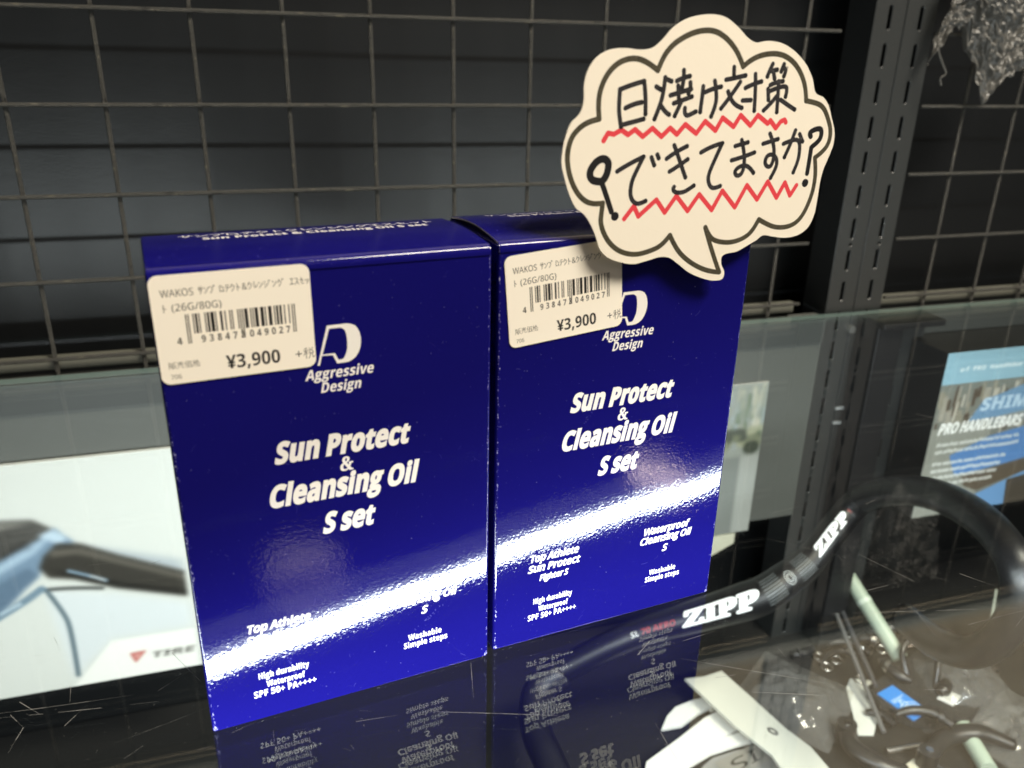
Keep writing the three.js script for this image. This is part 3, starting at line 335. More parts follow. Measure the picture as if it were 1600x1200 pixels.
// ---------------------------------------------------------------- goods hanging on the grid below the glass
{ // white carton with a printed picture of a bicycle part
  const u0 = -0.3322, u1 = 0.004, y0 = -0.2302, y1 = -0.0551, w = 300.5, h = 161;
  const t = onWall('white_carton', 'white carton printed with a blue bicycle frame, hanging under the glass', 'carton', 0, 0, 0);
  const map = canvas(1880, 1008, (c) => {
    c.scale(1880 / (w * 0.3362 / 0.3269), 1008 / h); c.translate(300, -35.5); c.scale(1, -1);             // now u and y in millimetres
    c.fillStyle = '#cdd0cb'; c.fillRect(-310, -210, 330, 220);
    soft(c, 14, (c) => {
    const poly = polyOn(c);
    poly([[-60, -91], [-30, -101], [2, -113], [2, -125], [-32, -108]], '#a9b1b6'); poly([[-78, -121], [-40, -131], [2, -146], [2, -164], [-46, -164], [-72, -190]], '#cdd3d5');
    }); soft(c, 9, (c) => {
    const poly = polyOn(c);
    poly([[-240, -150], [-200, -128], [-97.1, -94.8], [-82, -86], [-65.4, -78.8], [-61.2, -84.4], [-55.9, -90.6], [-64.1, -91.5], [-74.4, -101], [-79, -111.6], [-88, -119.2], [-105, -137], [-190, -190]], '#71889e');
    poly([[-200, -136], [-97, -99], [-72, -85], [-67, -84], [-78, -95], [-110, -112], [-205, -150]], '#9fb5c8');
    poly([[-150, -100], [-110, -72], [-92.5, -70.2], [-76.1, -71.9], [-66.5, -79.5], [-70, -83], [-97.9, -97], [-150, -120]], '#4c4b48');
    poly([[-66, -89.8], [-53.7, -91.9], [-33.3, -103.6], [2, -121.5], [2, -140.9], [-38.2, -127.2], [-60.4, -116.4], [-74, -113], [-77.9, -105.4], [-74.1, -97.4]], '#35332e');
    poly([[-70, -94], [-54, -95], [-33, -106.5], [2, -124.5], [2, -128], [-34, -110], [-56, -99], [-71, -99]], '#5c5850'); poly([[-72, -108], [-58, -112], [-36, -123], [2, -136], [2, -139], [-38, -126], [-60, -115.5]], '#1f1e1b');      // printed photograph: light and dark sides of the black tube
    poly([[-120, -122], [-84, -104], [-78, -110], [-88, -118], [-105, -134], [-130, -150]], '#5b7085'); poly([[-75, -83], [-67, -80], [-61.5, -85], [-60, -89], [-66, -90]], '#b7cad9'); poly([[-96, -93], [-80, -85], [-82, -88], [-96, -96]], '#2f2e2c'); poly([[-110, -74], [-90, -72], [-76, -74], [-90, -76], [-112, -80]], '#77756f');
    for (let i = 0; i < 320; i++) { c.strokeStyle = 'rgba(20,20,20,0.5)'; c.lineWidth = 0.5; const x = -130 + rnd() * 50, y = -100 + rnd() * 22; c.beginPath(); c.moveTo(x, y); c.lineTo(x + 0.9, y + 0.5); if (y > -74 - (x + 130) * 0.1 - 14) c.stroke(); }
    }); soft(c, 6, (c) => {
    const poly = polyOn(c);
    strokes(c, [[[-62.6, -110], [-53, -114.5], [-43, -120.5]]], 2.2, '#7f97ab'); strokes(c, [[[-51, -115.5], [-44, -120]]], 1.6, '#bcc4c8');
    strokes(c, [[[-79, -121], [-64, -121.6], [-46, -125.6]]], 2.4, '#4a4d4c'); strokes(c, [[[-77, -121], [-70.1, -138.3], [-67.8, -153.3], [-69.5, -188]]], 2.6, '#55666f');
    strokes(c, [[[-110, -138], [-91, -129], [-79, -120]]], 4.6, '#6f8595'); strokes(c, [[[-104, -134], [-92, -128.4]]], 1.6, '#b9cad6');
    poly([[-76, -200], [-46.8, -165.8], [3, -166.1], [3, -200]], '#e6e6e1');
    poly([[-37.8, -177.8], [-27.6, -177.4], [-35.2, -186]], '#b5655f'); poly([[-35, -179.6], [-31, -179.4], [-34.2, -183]], '#d9a7a0');
    c.save(); c.translate(-25.9, -184.2); c.scale(1, -1); lettering(c, 'TIRE', 0, 27, 0, 4.4, { slant: 0.35, heavy: 2, color: '#6b6a66' }); c.restore();
    });
  });
  const g = new RoundedBoxGeometry(u1 - u0, y1 - y0, 0.004, 2, 0.0006).translate((u0 + u1) / 2, (y0 + y1) / 2, 0.0071);
  const white = std(0.74, 0.75, 0.73, 0.5);
  mesh('carton', g, [white, white, white, white, std(1, 1, 1, 0.4, { map, bumpMap: tiled(fineNoise, 8, 4), bumpScale: 0.00003 }), white], t); }

{ // picture card with blurred trees
  const t = onWall('picture_card', 'narrow picture card of trees on the grid, beside the right blue box', 'card', 0, 0, 0);
  const map = canvas(400, 460, (c) => { c.fillStyle = '#8a8f89'; c.fillRect(0, 0, 400, 460); soft(c, 4, (c) => {
    for (let i = 0; i < 260; i++) { const y = rnd() * 150; c.fillStyle = ['#a8a79a', '#7c8478', '#8e9aa0', '#5e6a55', '#c0bba8'][Math.floor(rnd() * 5)]; c.fillRect(rnd() * 400, y, 3 + 6 * rnd(), 20 + 40 * rnd()); }
    for (let i = 0; i < 60; i++) { c.fillStyle = ['#7f836a', '#6f7460', '#4b5048', '#92957f'][Math.floor(rnd() * 4)]; c.beginPath(); c.ellipse(rnd() * 400, 130 + rnd() * 60, 16 + 20 * rnd(), 8 + 9 * rnd(), 0, 0, 7); c.fill(); }
    c.fillStyle = '#3c4238'; c.beginPath(); c.ellipse(370, 190, 26, 20, 0, 0, 7); c.fill(); c.fillStyle = '#777c79'; c.fillRect(0, 215, 400, 245); c.fillStyle = '#9a9e9a'; c.fillRect(340, 215, 60, 245); }); });
  const pm = std(1, 1, 1, 0.5, { map }), e = std(0.5, 0.5, 0.48, 0.7);
  mesh('card', rbox(0.330, 0.4485, -0.192, -0.0535, 0.0031, 0.0057, 0.0005), [e, e, e, e, pm, e], t);
  const s = onWall('cream_card', 'small cream card low on the grid beside the right blue box', 'card', 0, 0, 0);
  const cm = canvas(256, 256, (c) => { c.fillStyle = '#c9c8b2'; c.fillRect(0, 0, 256, 256); for (let i = 0; i < 26; i++) { c.fillStyle = ['#b9ad6a', '#d9d8c8', '#a8a27c'][Math.floor(rnd() * 3)]; c.beginPath(); c.ellipse(rnd() * 256, rnd() * 256, 30, 12, rnd(), 0, 7); c.fill(); } });
  mesh('card', plate([[0.372, -0.218], [0.4096, -0.2145], [0.4356, -0.2025], [0.4356, -0.193], [0.372, -0.193]], 0.0022).translate(0, 0, 0.0036), std(0.55, 0.55, 0.44, 0.6), s); }

{ // boxed handlebar with a blue printed front
  const t = onWall('printed_box', 'grey and blue printed box hanging at the right edge under the glass', 'box', 0, 0, 0);
  const u0 = 577, wmm = 230, hmm = 150;
  const map = canvas(1840, 1200, (c) => { c.scale(8, 8); c.translate(-u0, -25); c.fillStyle = '#777a74'; c.fillRect(u0, 25, wmm, hmm);
    soft(c, 4, (c) => { const poly = polyOn(c);
    for (let i = 0; i < 150; i++) { c.fillStyle = ['#6f6a5c', '#9a978c', '#554c42', '#8b887a', '#b5b2a6'][Math.floor(rnd() * 5)]; c.save(); c.translate(u0 + rnd() * wmm, 52 + rnd() * 36); c.rotate(0.15 * (rnd() - 0.5)); c.fillRect(0, 0, 2 + 4 * rnd(), 6 + 16 * rnd()); c.restore(); }
    poly([[577, 92], [640, 84], [640, 205], [577, 205]], '#8f928b');
    poly([[613, 88], [624, 70], [680, 54], [760, 50], [760, 76], [690, 84]], '#6f93b4'); poly([[630, 88], [700, 80], [700, 90], [640, 96]], '#8c9190');
    poly([[602, 118], [640, 104], [720, 92], [740, 120], [690, 130], [640, 136], [612, 138]], '#5a86c0'); poly([[640, 160], [700, 140], [740, 150], [720, 180], [660, 190]], '#6d98c8');
    poly([[620, 140], [700, 128], [705, 140], [640, 156], [625, 150]], '#5d5448'); poly([[672, 150], [700, 146], [705, 200], [680, 205]], '#4c463e'); });
    c.fillStyle = '#8fb6c8'; c.fillRect(u0, 25, wmm, 27.2);
    soft(c, 2.2, (c) => {
    lettering(c, 'o-f  PRO  Handlebar  Road  Series', 592, 700, 42, 4, { color: '#e6f0f4' });
    lettering(c, 'SHIMANO', 622, 716, 79, 11, { color: '#b4cde2', slant: 0.12, heavy: 4 });
    condensed(c, 'PRO HANDLEBARS', 583.5, 670, 97.0, 10.4, { slant: 0.2, heavy: 5, color: '#f2f5f4' });
    for (let r = 0; r < 6; r++) { const y = 108.5 + r * 6.8 + (r > 1 ? 4 : 0); let x = 586; while (x < 672 - r * 5) { const w = 3 + 7 * rnd(); c.fillStyle = 'rgba(228,233,231,0.9)'; for (let q = x; q < x + w; q += 1.5) c.fillRect(q, y - 3.0 * (rnd() < 0.25 ? 1.3 : 1), 1.15, 3.1); x += w + 1.4; } }
    }); });
  const dark = std(0.02, 0.02, 0.02, 0.5);
  mesh('carton', new RoundedBoxGeometry(0.230, 0.150, 0.0465, 2, 0.0008).translate(0.577 + 0.115, -0.025 - 0.075, 0.0268), [dark, dark, dark, dark, std(1, 1, 1, 0.4, { map }), dark], t); }

{ // black upright bracket that carries the glass
  const t = onWall('shelf_bracket', 'black slotted steel bracket under the glass in front of the posts', 'bracket', 0, 0, 0);
  mesh('upright', rbox(0.5275, 0.552, -0.318, -0.0045, 0.0006, 0.026, 0.001), blackPaint, t);
  const s = new THREE.Shape(); s.moveTo(0, -0.318); s.lineTo(0.0235, -0.318); s.lineTo(0.0235, -0.024); s.lineTo(0.034, -0.024); s.lineTo(0.034, -0.0085); s.lineTo(0, -0.0085); s.closePath();
  for (const [y, r, l] of [[-0.033, 0.0021, 0.0005], [-0.075, 0.0024, 0.0075], [-0.125, 0.0024, 0.0075], [-0.175, 0.0024, 0.0075], [-0.225, 0.0024, 0.0075]]) { const p = new THREE.Path(); p.moveTo(0.0115 - r, y - l); p.lineTo(0.0115 - r, y + l); p.absarc(0.0115, y + l, r, Math.PI, 0, true); p.lineTo(0.0115 + r, y - l); p.absarc(0.0115, y - l, r, 0, Math.PI, true); s.holes.push(p); }
  mesh('flange', new THREE.ExtrudeGeometry(s, { depth: 0.0015, bevelEnabled: true, bevelSize: 0.0003, bevelThickness: 0.0003, bevelSegments: 1, curveSegments: 6 }).translate(0.5524, 0, 0.010), postPaint, t);
  mesh('arm', rbox(0.527, 0.5865, -0.0084, -0.0034, 0.006, 0.032, 0.0008), blackPaint, t);
  mesh('bolt', new THREE.CylinderGeometry(0.003, 0.0034, 0.003, 12).rotateX(Math.PI / 2).translate(0.5215, -0.016, 0.0022), std(0.5, 0.5, 0.48, 0.3, { metalness: 0.9 }), t);
  for (const y of [-0.086, -0.0995]) mesh('peg', box(0.5195, 0.5272, y - 0.0012, y + 0.0012, 0.001, 0.003), std(0.32, 0.33, 0.33, 0.5), t); }

// ---------------------------------------------------------------- black drop handlebar
{ const t = thing('handlebar', 'black drop handlebar with white lettering, lying under the glass', 'handlebar', [0.4038, -0.1724, -0.1820]);
  const O = [0.4038, -0.1724, -0.1820], rel = (L) => L.map((p) => [p[0] - O[0], p[1] - O[1], p[2] - O[2]]), face = [-0.6, 0.5, 0.58];
  const bar = rel([[0.246, -0.2505, -0.238], [0.2848, -0.2253, -0.2236], [0.3035, -0.2172, -0.2185], [0.3555, -0.1967, -0.197], [0.3842, -0.1825, -0.1837], [0.4038, -0.1724, -0.182], [0.4219, -0.1615, -0.1813], [0.4477, -0.1426, -0.1864], [0.4640, -0.1320, -0.1900], [0.4700, -0.1200, -0.1860]]);
  const length = new THREE.CatmullRomCurve3(bar.map(V), false, 'centripetal').getLength() * 1000;
  const map = canvas(2048, 700, (c) => { c.fillStyle = '#0d0d0f'; c.fillRect(0, 0, 2048, 700);
    const mm = 2048 / length, mid = 350, seg = 700 / 75; c.save(); c.scale(mm, seg); const m0 = mid / seg;
    TEXTS.forEach(([s, x0, x1, dy, cap, color, o]) => { c.save(); c.translate(x0, m0 + dy); c.rotate(0); lettering(c, s, 0, x1 - x0, 0, cap, { color, ...o }); c.restore(); });
    c.strokeStyle = '#6d7273'; c.lineWidth = 0.55; for (const [a, b] of RIBS) for (let k = -4; k <= 4; k++) { c.beginPath(); c.moveTo(a, m0 + k * 2.1); c.lineTo(b, m0 + k * 2.1); c.stroke(); }
    c.strokeStyle = '#a9adac'; c.lineWidth = 0.6; c.beginPath(); c.ellipse(RIBS.mid, m0 + 0.5, 3.6, 5, 0, 0, 7); c.stroke(); c.beginPath(); c.ellipse(RIBS.mid, m0 + 0.5, 1.9, 2.8, 0, 0, 7); c.stroke();
    c.restore(); });
  map.wrapT = THREE.RepeatWrapping; map.repeat.y = -1;
  mesh('bar', tube(bar, [0.0105, 0.0106, 0.0108, 0.0112, 0.0125, 0.0142, 0.0130, 0.0112, 0.0108, 0.0105], face, 1, 90, 32), std(1, 1, 1, 0.42, { map }), t);
  mesh('drop', tube(rel([[0.4695, -0.1215, -0.1875], [0.4718, -0.106, -0.1697], [0.4678, -0.0883, -0.1374], [0.4515, -0.0735, -0.0976], [0.4371, -0.0690, -0.0632], [0.4275, -0.0750, -0.0399], [0.4256, -0.0945, -0.0308], [0.4257, -0.1191, -0.0338], [0.4295, -0.147, -0.0507], [0.436, -0.163, -0.078], [0.442, -0.166, -0.11]]), [0.0106, 0.0108, 0.0108, 0.0106, 0.0104, 0.0102, 0.010, 0.010, 0.010, 0.010, 0.0098], face, 1, 80, 24), carbon, t);
  mesh('drop', tube(rel([[0.2475, -0.2496, -0.2373], [0.228, -0.262, -0.236], [0.214, -0.268, -0.210], [0.206, -0.262, -0.170], [0.202, -0.262, -0.130], [0.201, -0.275, -0.105], [0.202, -0.295, -0.102], [0.207, -0.3085, -0.118], [0.214, -0.3085, -0.15]]), [0.0117, 0.0117, 0.0115, 0.0112, 0.011, 0.011, 0.011, 0.011, 0.011], face, 1, 70, 24), carbon, t); }

// ---------------------------------------------------------------- loose goods on the lower shelf
const SHELF = -0.32;
const creamPlastic = std(0.62, 0.62, 0.54, 0.45, { bumpMap: tiled(fineNoise, 20, 20), bumpScale: 0.00005 });
function lay(name, label, category, pts, y, th, mat, part, tilt = 0) {     // a flat moulded piece lying on the shelf: outline of [x, z]
  const cx = pts.reduce((s, p) => s + p[0], 0) / pts.length, cz = pts.reduce((s, p) => s + p[1], 0) / pts.length, t = thing(name, label, category, [cx, y, cz]);
  const g = plate(pts.map(([x, z]) => [x - cx, -(z - cz)]), th, 0.0004).rotateX(-Math.PI / 2).translate(0, 0.0004, 0); t.rotation.z = tilt; mesh(part, g, mat, t); return t;
}
{ const t = lay('plastic_strap', 'long cream plastic strap with an oval hole on the lower shelf', 'plastic strap', [[0.368, -0.238], [0.384, -0.234], [0.402, -0.234], [0.405, -0.202], [0.408, -0.162], [0.413, -0.139], [0.411, -0.116], [0.404, -0.103], [0.376, -0.115], [0.381, -0.145], [0.374, -0.179], [0.371, -0.208]], SHELF + 0.018, 0.0022, creamPlastic, 'strap');
  mesh('hole_rim', new THREE.TorusGeometry(0.0026, 0.0012, 8, 20).scale(0.8, 1.3, 1).rotateX(-Math.PI / 2).rotateY(0.3).translate(0.0053, 0.0028, 0.0104), std(0.12, 0.12, 0.11, 0.5), t);
  mesh('foot', box(0.002, 0.012, -0.0178, 0.0004, 0.02, 0.03), creamPlastic, t); mesh('foot', box(-0.012, -0.004, -0.0178, 0.0004, -0.05, -0.042), creamPlastic, t); }
lay('plastic_fin', 'short white plastic fin left of the cream strap', 'plastic fin', [[0.329, -0.212], [0.340, -0.221], [0.352, -0.227], [0.369, -0.228], [0.388, -0.226], [0.390, -0.219], [0.378, -0.2165], [0.366, -0.215], [0.346, -0.209]], SHELF + 0.002, 0.003, std(0.72, 0.73, 0.7, 0.4), 'fin');
lay('white_plate', 'white forked plate at the bottom edge below the cream strap', 'plate', [[0.297, -0.185], [0.315, -0.190], [0.333, -0.195], [0.365, -0.205], [0.388, -0.208], [0.394, -0.188], [0.381, -0.1855], [0.365, -0.1818], [0.378, -0.1815], [0.392, -0.180], [0.397, -0.171], [0.384, -0.1715], [0.372, -0.173], [0.348, -0.174], [0.325, -0.170], [0.310, -0.158], [0.300, -0.145], [0.280, -0.150], [0.286, -0.172]], SHELF + 0.0046, 0.0035, std(0.75, 0.75, 0.71, 0.4), 'plate');
{ const t = lay('grey_tag', 'grey tag with black letters at the bottom edge of the picture', 'tag', [[0.326, -0.160], [0.338, -0.169], [0.350, -0.1725], [0.371, -0.1715], [0.396, -0.166], [0.402, -0.150], [0.380, -0.144], [0.350, -0.138], [0.330, -0.145]], SHELF + 0.001, 0.0016, std(0.22, 0.22, 0.21, 0.5), 'tag');
  const map = canvas(256, 160, (c) => { c.fillStyle = '#817f78'; c.fillRect(0, 0, 256, 160); lettering(c, 'SI', 30, 226, 128, 92, { color: '#2a2926', slant: 0.3, family: '100px sans-serif' }); });
  const m = mesh('letters', new THREE.PlaneGeometry(0.040, 0.018).rotateX(-Math.PI / 2), std(1, 1, 1, 0.5, { map }), t); m.position.set(0.008, 0.0032, -0.003); m.rotation.y = 0.1; }
lay('paper_sheet', 'folded white paper sheet behind the thin dark rods', 'paper', [[0.506, -0.192], [0.517, -0.199], [0.533, -0.189], [0.540, -0.179], [0.529, -0.164], [0.497, -0.151], [0.486, -0.143], [0.475, -0.148]], SHELF + 0.0005, 0.0006, std(0.62, 0.63, 0.58, 0.7), 'sheet', 0.02);
lay('black_pouch', 'matt black pouch on the lower shelf under the blue tag', 'pouch', [[0.512, -0.176], [0.546, -0.182], [0.600, -0.196], [0.632, -0.166], [0.604, -0.128], [0.556, -0.116], [0.520, -0.136], [0.506, -0.156]], SHELF + 0.0022, 0.012, std(0.018, 0.018, 0.019, 0.55, { bumpMap: tiled(fineNoise, 12, 12), bumpScale: 0.002 }), 'pouch');
{ const t = thing('blue_tag', 'small bright blue tag with white stripes on the black pouch', 'tag', [0.5225, SHELF + 0.0150, -0.1500], 0.12);
  const map = canvas(200, 300, (c) => { c.fillStyle = '#2f86d8'; c.fillRect(0, 0, 200, 300); c.strokeStyle = '#cfe4f6'; c.lineWidth = 7; for (const k of [0, 1, 2]) { c.beginPath(); c.moveTo(30, 180 + k * 26); c.quadraticCurveTo(100, 130 + k * 30, 190, 200 + k * 26); c.stroke(); } c.lineWidth = 8; c.beginPath(); c.arc(95, 160, 26, 0, 6); c.stroke(); for (let k = 0; k < 3; k++) { c.fillStyle = '#cfe4f6'; c.fillRect(24, 100 + k * 12, 150 - k * 30, 5); } });
  const b = std(0.06, 0.25, 0.65, 0.4); mesh('tag', new THREE.BoxGeometry(0.020, 0.0016, 0.034), [b, b, std(1, 1, 1, 0.35, { map }), b, b, b], t); }
const paleTube = std(0.42, 0.50, 0.40, 0.35);
function rod(name, label, category, a, b, r, mat, extra) {
  const t = thing(name, label, category, a), d = [b[0] - a[0], b[1] - a[1], b[2] - a[2]], L = Math.hypot(...d);
  const inner = mesh('shaft', new THREE.CylinderGeometry(r, r, L, 20).translate(0, L / 2, 0), mat, t); inner.quaternion.setFromUnitVectors(new THREE.Vector3(0, 1, 0), V(d).normalize());
  if (extra) extra(t, inner, L); return t;
}
const RODY = SHELF + 0.0072;
rod('pale_tube', 'pale green plastic tube with a light band on the lower shelf', 'plastic tube', [0.5565, SHELF + 0.066, -0.2615], [0.556, SHELF + 0.0225, -0.185], 0.0066, paleTube, (t, s, L) => { const m = mesh('band', new THREE.CylinderGeometry(0.0069, 0.0069, 0.004, 20), std(0.62, 0.7, 0.6, 0.3), s); m.position.y = L * 0.38; });
rod('pale_tube', 'pale green plastic tube in the bottom right corner', 'plastic tube', [0.560, RODY, -0.128], [0.535, RODY, -0.078], 0.0066, paleTube);
rod('thin_rod', 'thin dark rod with a blue tip leaning over the white paper', 'rod', [0.554, SHELF + 0.045, -0.273], [0.513, SHELF + 0.0185, -0.170], 0.0019, std(0.06, 0.06, 0.065, 0.35), (t, s) => { const m = mesh('tip', new THREE.CylinderGeometry(0.0022, 0.0022, 0.012, 14), std(0.08, 0.09, 0.5, 0.4), s); m.position.y = 0.003; });
rod('thin_rod', 'plain thin grey rod beside the blue tipped one', 'rod', [0.543, SHELF + 0.042, -0.262], [0.494, SHELF + 0.0032, -0.140], 0.0019, std(0.12, 0.12, 0.12, 0.3));
{ const t = thing('display_card', 'grey green upright display card at the right edge on the lower shelf', 'card', [0.655, SHELF, -0.172], 0.55);
  mesh('card', plate([[-0.016, 0.006], [0.013, 0.0005], [0.021, 0.014], [0.020, 0.062], [-0.012, 0.040]], 0.0016).rotateX(-0.12), std(0.34, 0.37, 0.31, 0.5), t);
  mesh('mark', box(-0.0015, 0.0065, 0.027, 0.031, -0.0005, 0.0012).rotateX(-0.12).translate(0, 0, 0.0012), std(0.16, 0.17, 0.15, 0.5), t); }
for (const [i, L] of [[[0.56, 0.0172, -0.150], [0.57, 0.034, -0.16], [0.588, 0.030, -0.170], [0.600, 0.0172, -0.150], [0.585, 0.0172, -0.135]], [[0.545, 0.0172, -0.165], [0.552, 0.036, -0.182], [0.572, 0.042, -0.185], [0.600, 0.026, -0.178], [0.618, 0.0172, -0.165]]].entries()) {
  const t = thing('black_cable', i ? 'wide black cable loop on the pouch behind the blue tag' : 'tight black cable loop on the pouch behind the blue tag', 'cable', [0, SHELF, 0]); mesh('cable', plainTube(L, 0.0027), std(0.015, 0.015, 0.016, 0.25), t);
  mesh('clip', new THREE.TorusGeometry(0.0035, 0.0012, 8, 16).rotateY(0.8).translate(...L[2]), std(0.45, 0.45, 0.43, 0.25), t); }
// folds of crumpled film: ridged waves in several directions
const folds = (s) => { const k = Array.from({ length: 9 }, (_, i) => { const a = (s * 1.7 + i * 2.399) % 6.283, f = 5 + i * 3.1; return [Math.cos(a) * f, Math.sin(a) * f, (s * 3.3 + i * 1.9) % 6.283, 1 / (1 + i * 0.45)]; });
  return (u, v) => k.reduce((t, [a, b, c, w]) => t + w * (1 - Math.abs(Math.sin(a * u + b * v + c + 0.8 * Math.sin(3 * u - 2 * v + c)))), 0) / 4; };
function film(name, label, category, nu, nv, place, mat, part) {
  const t = thing(name, label, category), pos = [], idx = [];
  for (let j = 0; j <= nv; j++) for (let i = 0; i <= nu; i++) pos.push(...place(i / nu, j / nv));
  for (let j = 0; j < nv; j++) for (let i = 0; i < nu; i++) { const a = j * (nu + 1) + i, b = a + nu + 1; idx.push(a, b, a + 1, b, b + 1, a + 1); }
  const g = new THREE.BufferGeometry(); g.setAttribute('position', new THREE.Float32BufferAttribute(pos, 3)); g.setIndex(idx); g.computeVertexNormals(); mesh(part, g, mat, t); return t;
}
const clearFilm = new THREE.MeshPhysicalMaterial({ roughness: 0.12, transmission: 0.92, thickness: 0, ior: 1.5, side: THREE.DoubleSide }); clearFilm.color.setRGB(0.92, 0.92, 0.9);
const f1 = folds(1), f2 = folds(2), f3 = folds(3), f4 = folds(4.2);
const bag = (label, x, z, w, d, h, f, turn) => film('plastic_bag', label, 'plastic bag', 70, 60, (u, v) => { const a = (u - 0.5) * w, b = (v - 0.5) * d, e = Math.min(1, 5 * Math.min(u, 1 - u, v, 1 - v)); return [x + a * Math.cos(turn) + b * Math.sin(turn), SHELF + 0.0008 + e * (h * Math.sin(u * Math.PI) * Math.sin(v * Math.PI) + 0.011 * f(u, v)), z - a * Math.sin(turn) + b * Math.cos(turn)]; }, clearFilm, 'bag');
bag('crumpled clear plastic bag with white glints beside the cream strap', 0.455, -0.200, 0.085, 0.085, 0.012, f1, 0.5);
bag('clear plastic bag over the black pouch behind the blue tag', 0.590, -0.150, 0.10, 0.09, 0.026, f2, -0.4);
bag('clear plastic bag at the bottom right behind the short pale tube', 0.600, -0.095, 0.09, 0.07, 0.010, f4, 0.2);

// small metal and paper goods
const steel = std(0.55, 0.53, 0.50, 0.22, { metalness: 1 }), blackPart = std(0.014, 0.014, 0.015, 0.35);
rod('steel_pin', 'bright steel pin lying left of the black pouch', 'pin', [0.480, SHELF + 0.0032, -0.125], [0.510, SHELF + 0.0032, -0.118], 0.003, steel, (t, s, L) => { mesh('head', new THREE.CylinderGeometry(0.0031, 0.0031, 0.003, 16), steel, s).position.y = L; });
rod('steel_pin', 'bright steel pin lying behind the pale green tube', 'pin', [0.580, SHELF + 0.0032, -0.215], [0.608, SHELF + 0.0032, -0.208], 0.003, steel, (t, s, L) => { mesh('head', new THREE.CylinderGeometry(0.0031, 0.0031, 0.003, 16), steel, s).position.y = L; });
for (const [label, L] of [['curved black lever in front of the black pouch', [[0.500, 0.009, -0.104], [0.530, 0.010, -0.112], [0.556, 0.012, -0.104], [0.574, 0.009, -0.086]]], ['curved black lever behind the pale green tube', [[0.572, 0.009, -0.230], [0.598, 0.016, -0.226], [0.622, 0.018, -0.206], [0.640, 0.009, -0.190]]], ['short black lever beside the white paper sheet', [[0.462, 0.009, -0.150], [0.452, 0.011, -0.132], [0.460, 0.010, -0.112], [0.474, 0.009, -0.100]]]]) {
  const t = thing('brake_lever', label, 'lever', [0, SHELF, 0], 0, 'black levers'); mesh('blade', tube(L, [0.0045, 0.006, 0.0062, 0.004], [0, 1, 0], 1.25, 40, 16), blackPart, t); mesh('pivot', new THREE.CylinderGeometry(0.0078, 0.0078, 0.015, 20).translate(L[0][0], 0.0085, L[0][2]), blackPart, t); mesh('screw', new THREE.CylinderGeometry(0.0028, 0.0028, 0.0012, 12).translate(L[0][0], 0.0166, L[0][2]), steel, t); }
for (let i = 0; i < 16; i++) { const x = 0.47 + rnd() * 0.19, z = -0.245 + rnd() * 0.15, a = rnd() * 6.3, l = 0.010 + 0.016 * rnd(), y = (x > 0.515 && x < 0.61 && z > -0.185 && z < -0.125 ? 0.0155 : 0.001), r = 0.0022 + 0.0026 * rnd();
  const t = thing('small_part', 'small black bicycle part in the jumble on the lower shelf', 'bicycle part', [x, SHELF + y, z], a, 'small black parts');
  mesh('body', tube([[-l, r, 0], [-l * 0.3, r * 1.6, l * 0.25], [l * 0.4, r * 1.4, l * 0.1], [l, r, -l * 0.35]], [r * 0.9, r * 1.1, r, r * 0.7], [0, 1, 0], 1.1, 24, 12), blackPart, t); mesh('collar', new THREE.CylinderGeometry(r * 1.5, r * 1.5, 0.004, 16).rotateZ(Math.PI / 2).translate(-l * 0.55, r * 1.5, l * 0.15), i % 3 ? blackPart : steel, t); }
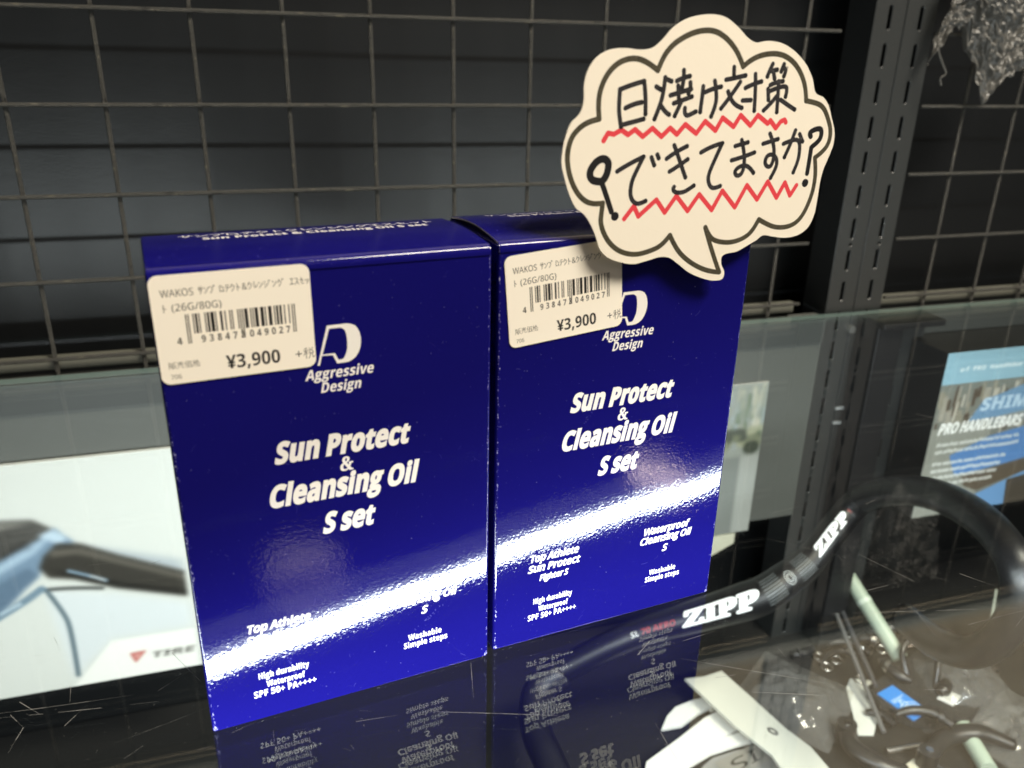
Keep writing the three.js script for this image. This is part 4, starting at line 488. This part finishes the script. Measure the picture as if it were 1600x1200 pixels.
for (let i = 0; i < 7; i++) { const x = 0.48 + rnd() * 0.17, z = -0.235 + rnd() * 0.13, t = thing('washer', 'small bright steel washer in the jumble on the lower shelf', 'washer', [x, SHELF + 0.0165 * (x > 0.515 && x < 0.61 && z > -0.185 && z < -0.125 ? 1 : 0.06), z], 0, 'steel washers'); mesh('ring', new THREE.TorusGeometry(0.0036 + 0.002 * rnd(), 0.0011, 8, 20).rotateX(Math.PI / 2).translate(0, 0.0012, 0), steel, t); }
lay('paper_tag', 'small white paper tag beside the blue tag', 'tag', [[0.553, -0.142], [0.568, -0.146], [0.573, -0.136], [0.558, -0.131]], SHELF + 0.0150, 0.0004, std(0.7, 0.7, 0.66, 0.7), 'tag');
lay('paper_tag', 'small cream paper tag in front of the steel pin', 'tag', [[0.478, -0.108], [0.496, -0.112], [0.499, -0.102], [0.481, -0.098]], SHELF + 0.0004, 0.0004, std(0.6, 0.57, 0.45, 0.7), 'tag');

// crumpled film hanging on the right grid panel
const wrap = new THREE.MeshPhysicalMaterial({ roughness: 0.36, transmission: 0.74, thickness: 0, ior: 1.5, side: THREE.DoubleSide }); wrap.color.setRGB(0.27, 0.26, 0.235);
{ const edge = (u) => { const P = [[0, 0.185], [0.10, 0.205], [0.26, 0.212], [0.30, 0.196], [0.40, 0.188], [0.47, 0.172], [0.55, 0.1575], [0.62, 0.168], [0.75, 0.180], [0.88, 0.184], [1, 0.176]]; let k = 0; while (k < P.length - 2 && u > P[k + 1][0]) k++; return P[k][1] + (P[k + 1][1] - P[k][1]) * (u - P[k][0]) / (P[k + 1][0] - P[k][0]); };
  const t = film('hanging_film', 'torn crumpled clear film hanging in the top right corner', 'plastic film', 200, 130, (u, v) => { const e = edge(u) + 0.0025 * Math.sin(u * 60) * Math.sin(u * 23), y = e + (0.262 - e) * v; return wallPoint(0.536 + u * 0.105 + v * 0.012, y, 0.006 + 0.010 * f3(u * 2.4, v * 2) + 0.006 * f4(u * 5.5, v * 4.6) + 0.012 * v); }, wrap, 'film');
  const strand = [[0.5405, 0.201, 0.014], [0.5425, 0.194, 0.015], [0.5475, 0.1855, 0.016], [0.5515, 0.1795, 0.016], [0.5485, 0.1765, 0.015], [0.5505, 0.1715, 0.015]].map((p) => wallPoint(...p));
  mesh('strand', plainTube(strand, 0.0007, 40, 6), wrap, t); }

scene.traverse((o) => { if (o.isLight) o.castShadow = !o.isRectAreaLight; });
renderer.render(scene, camera);
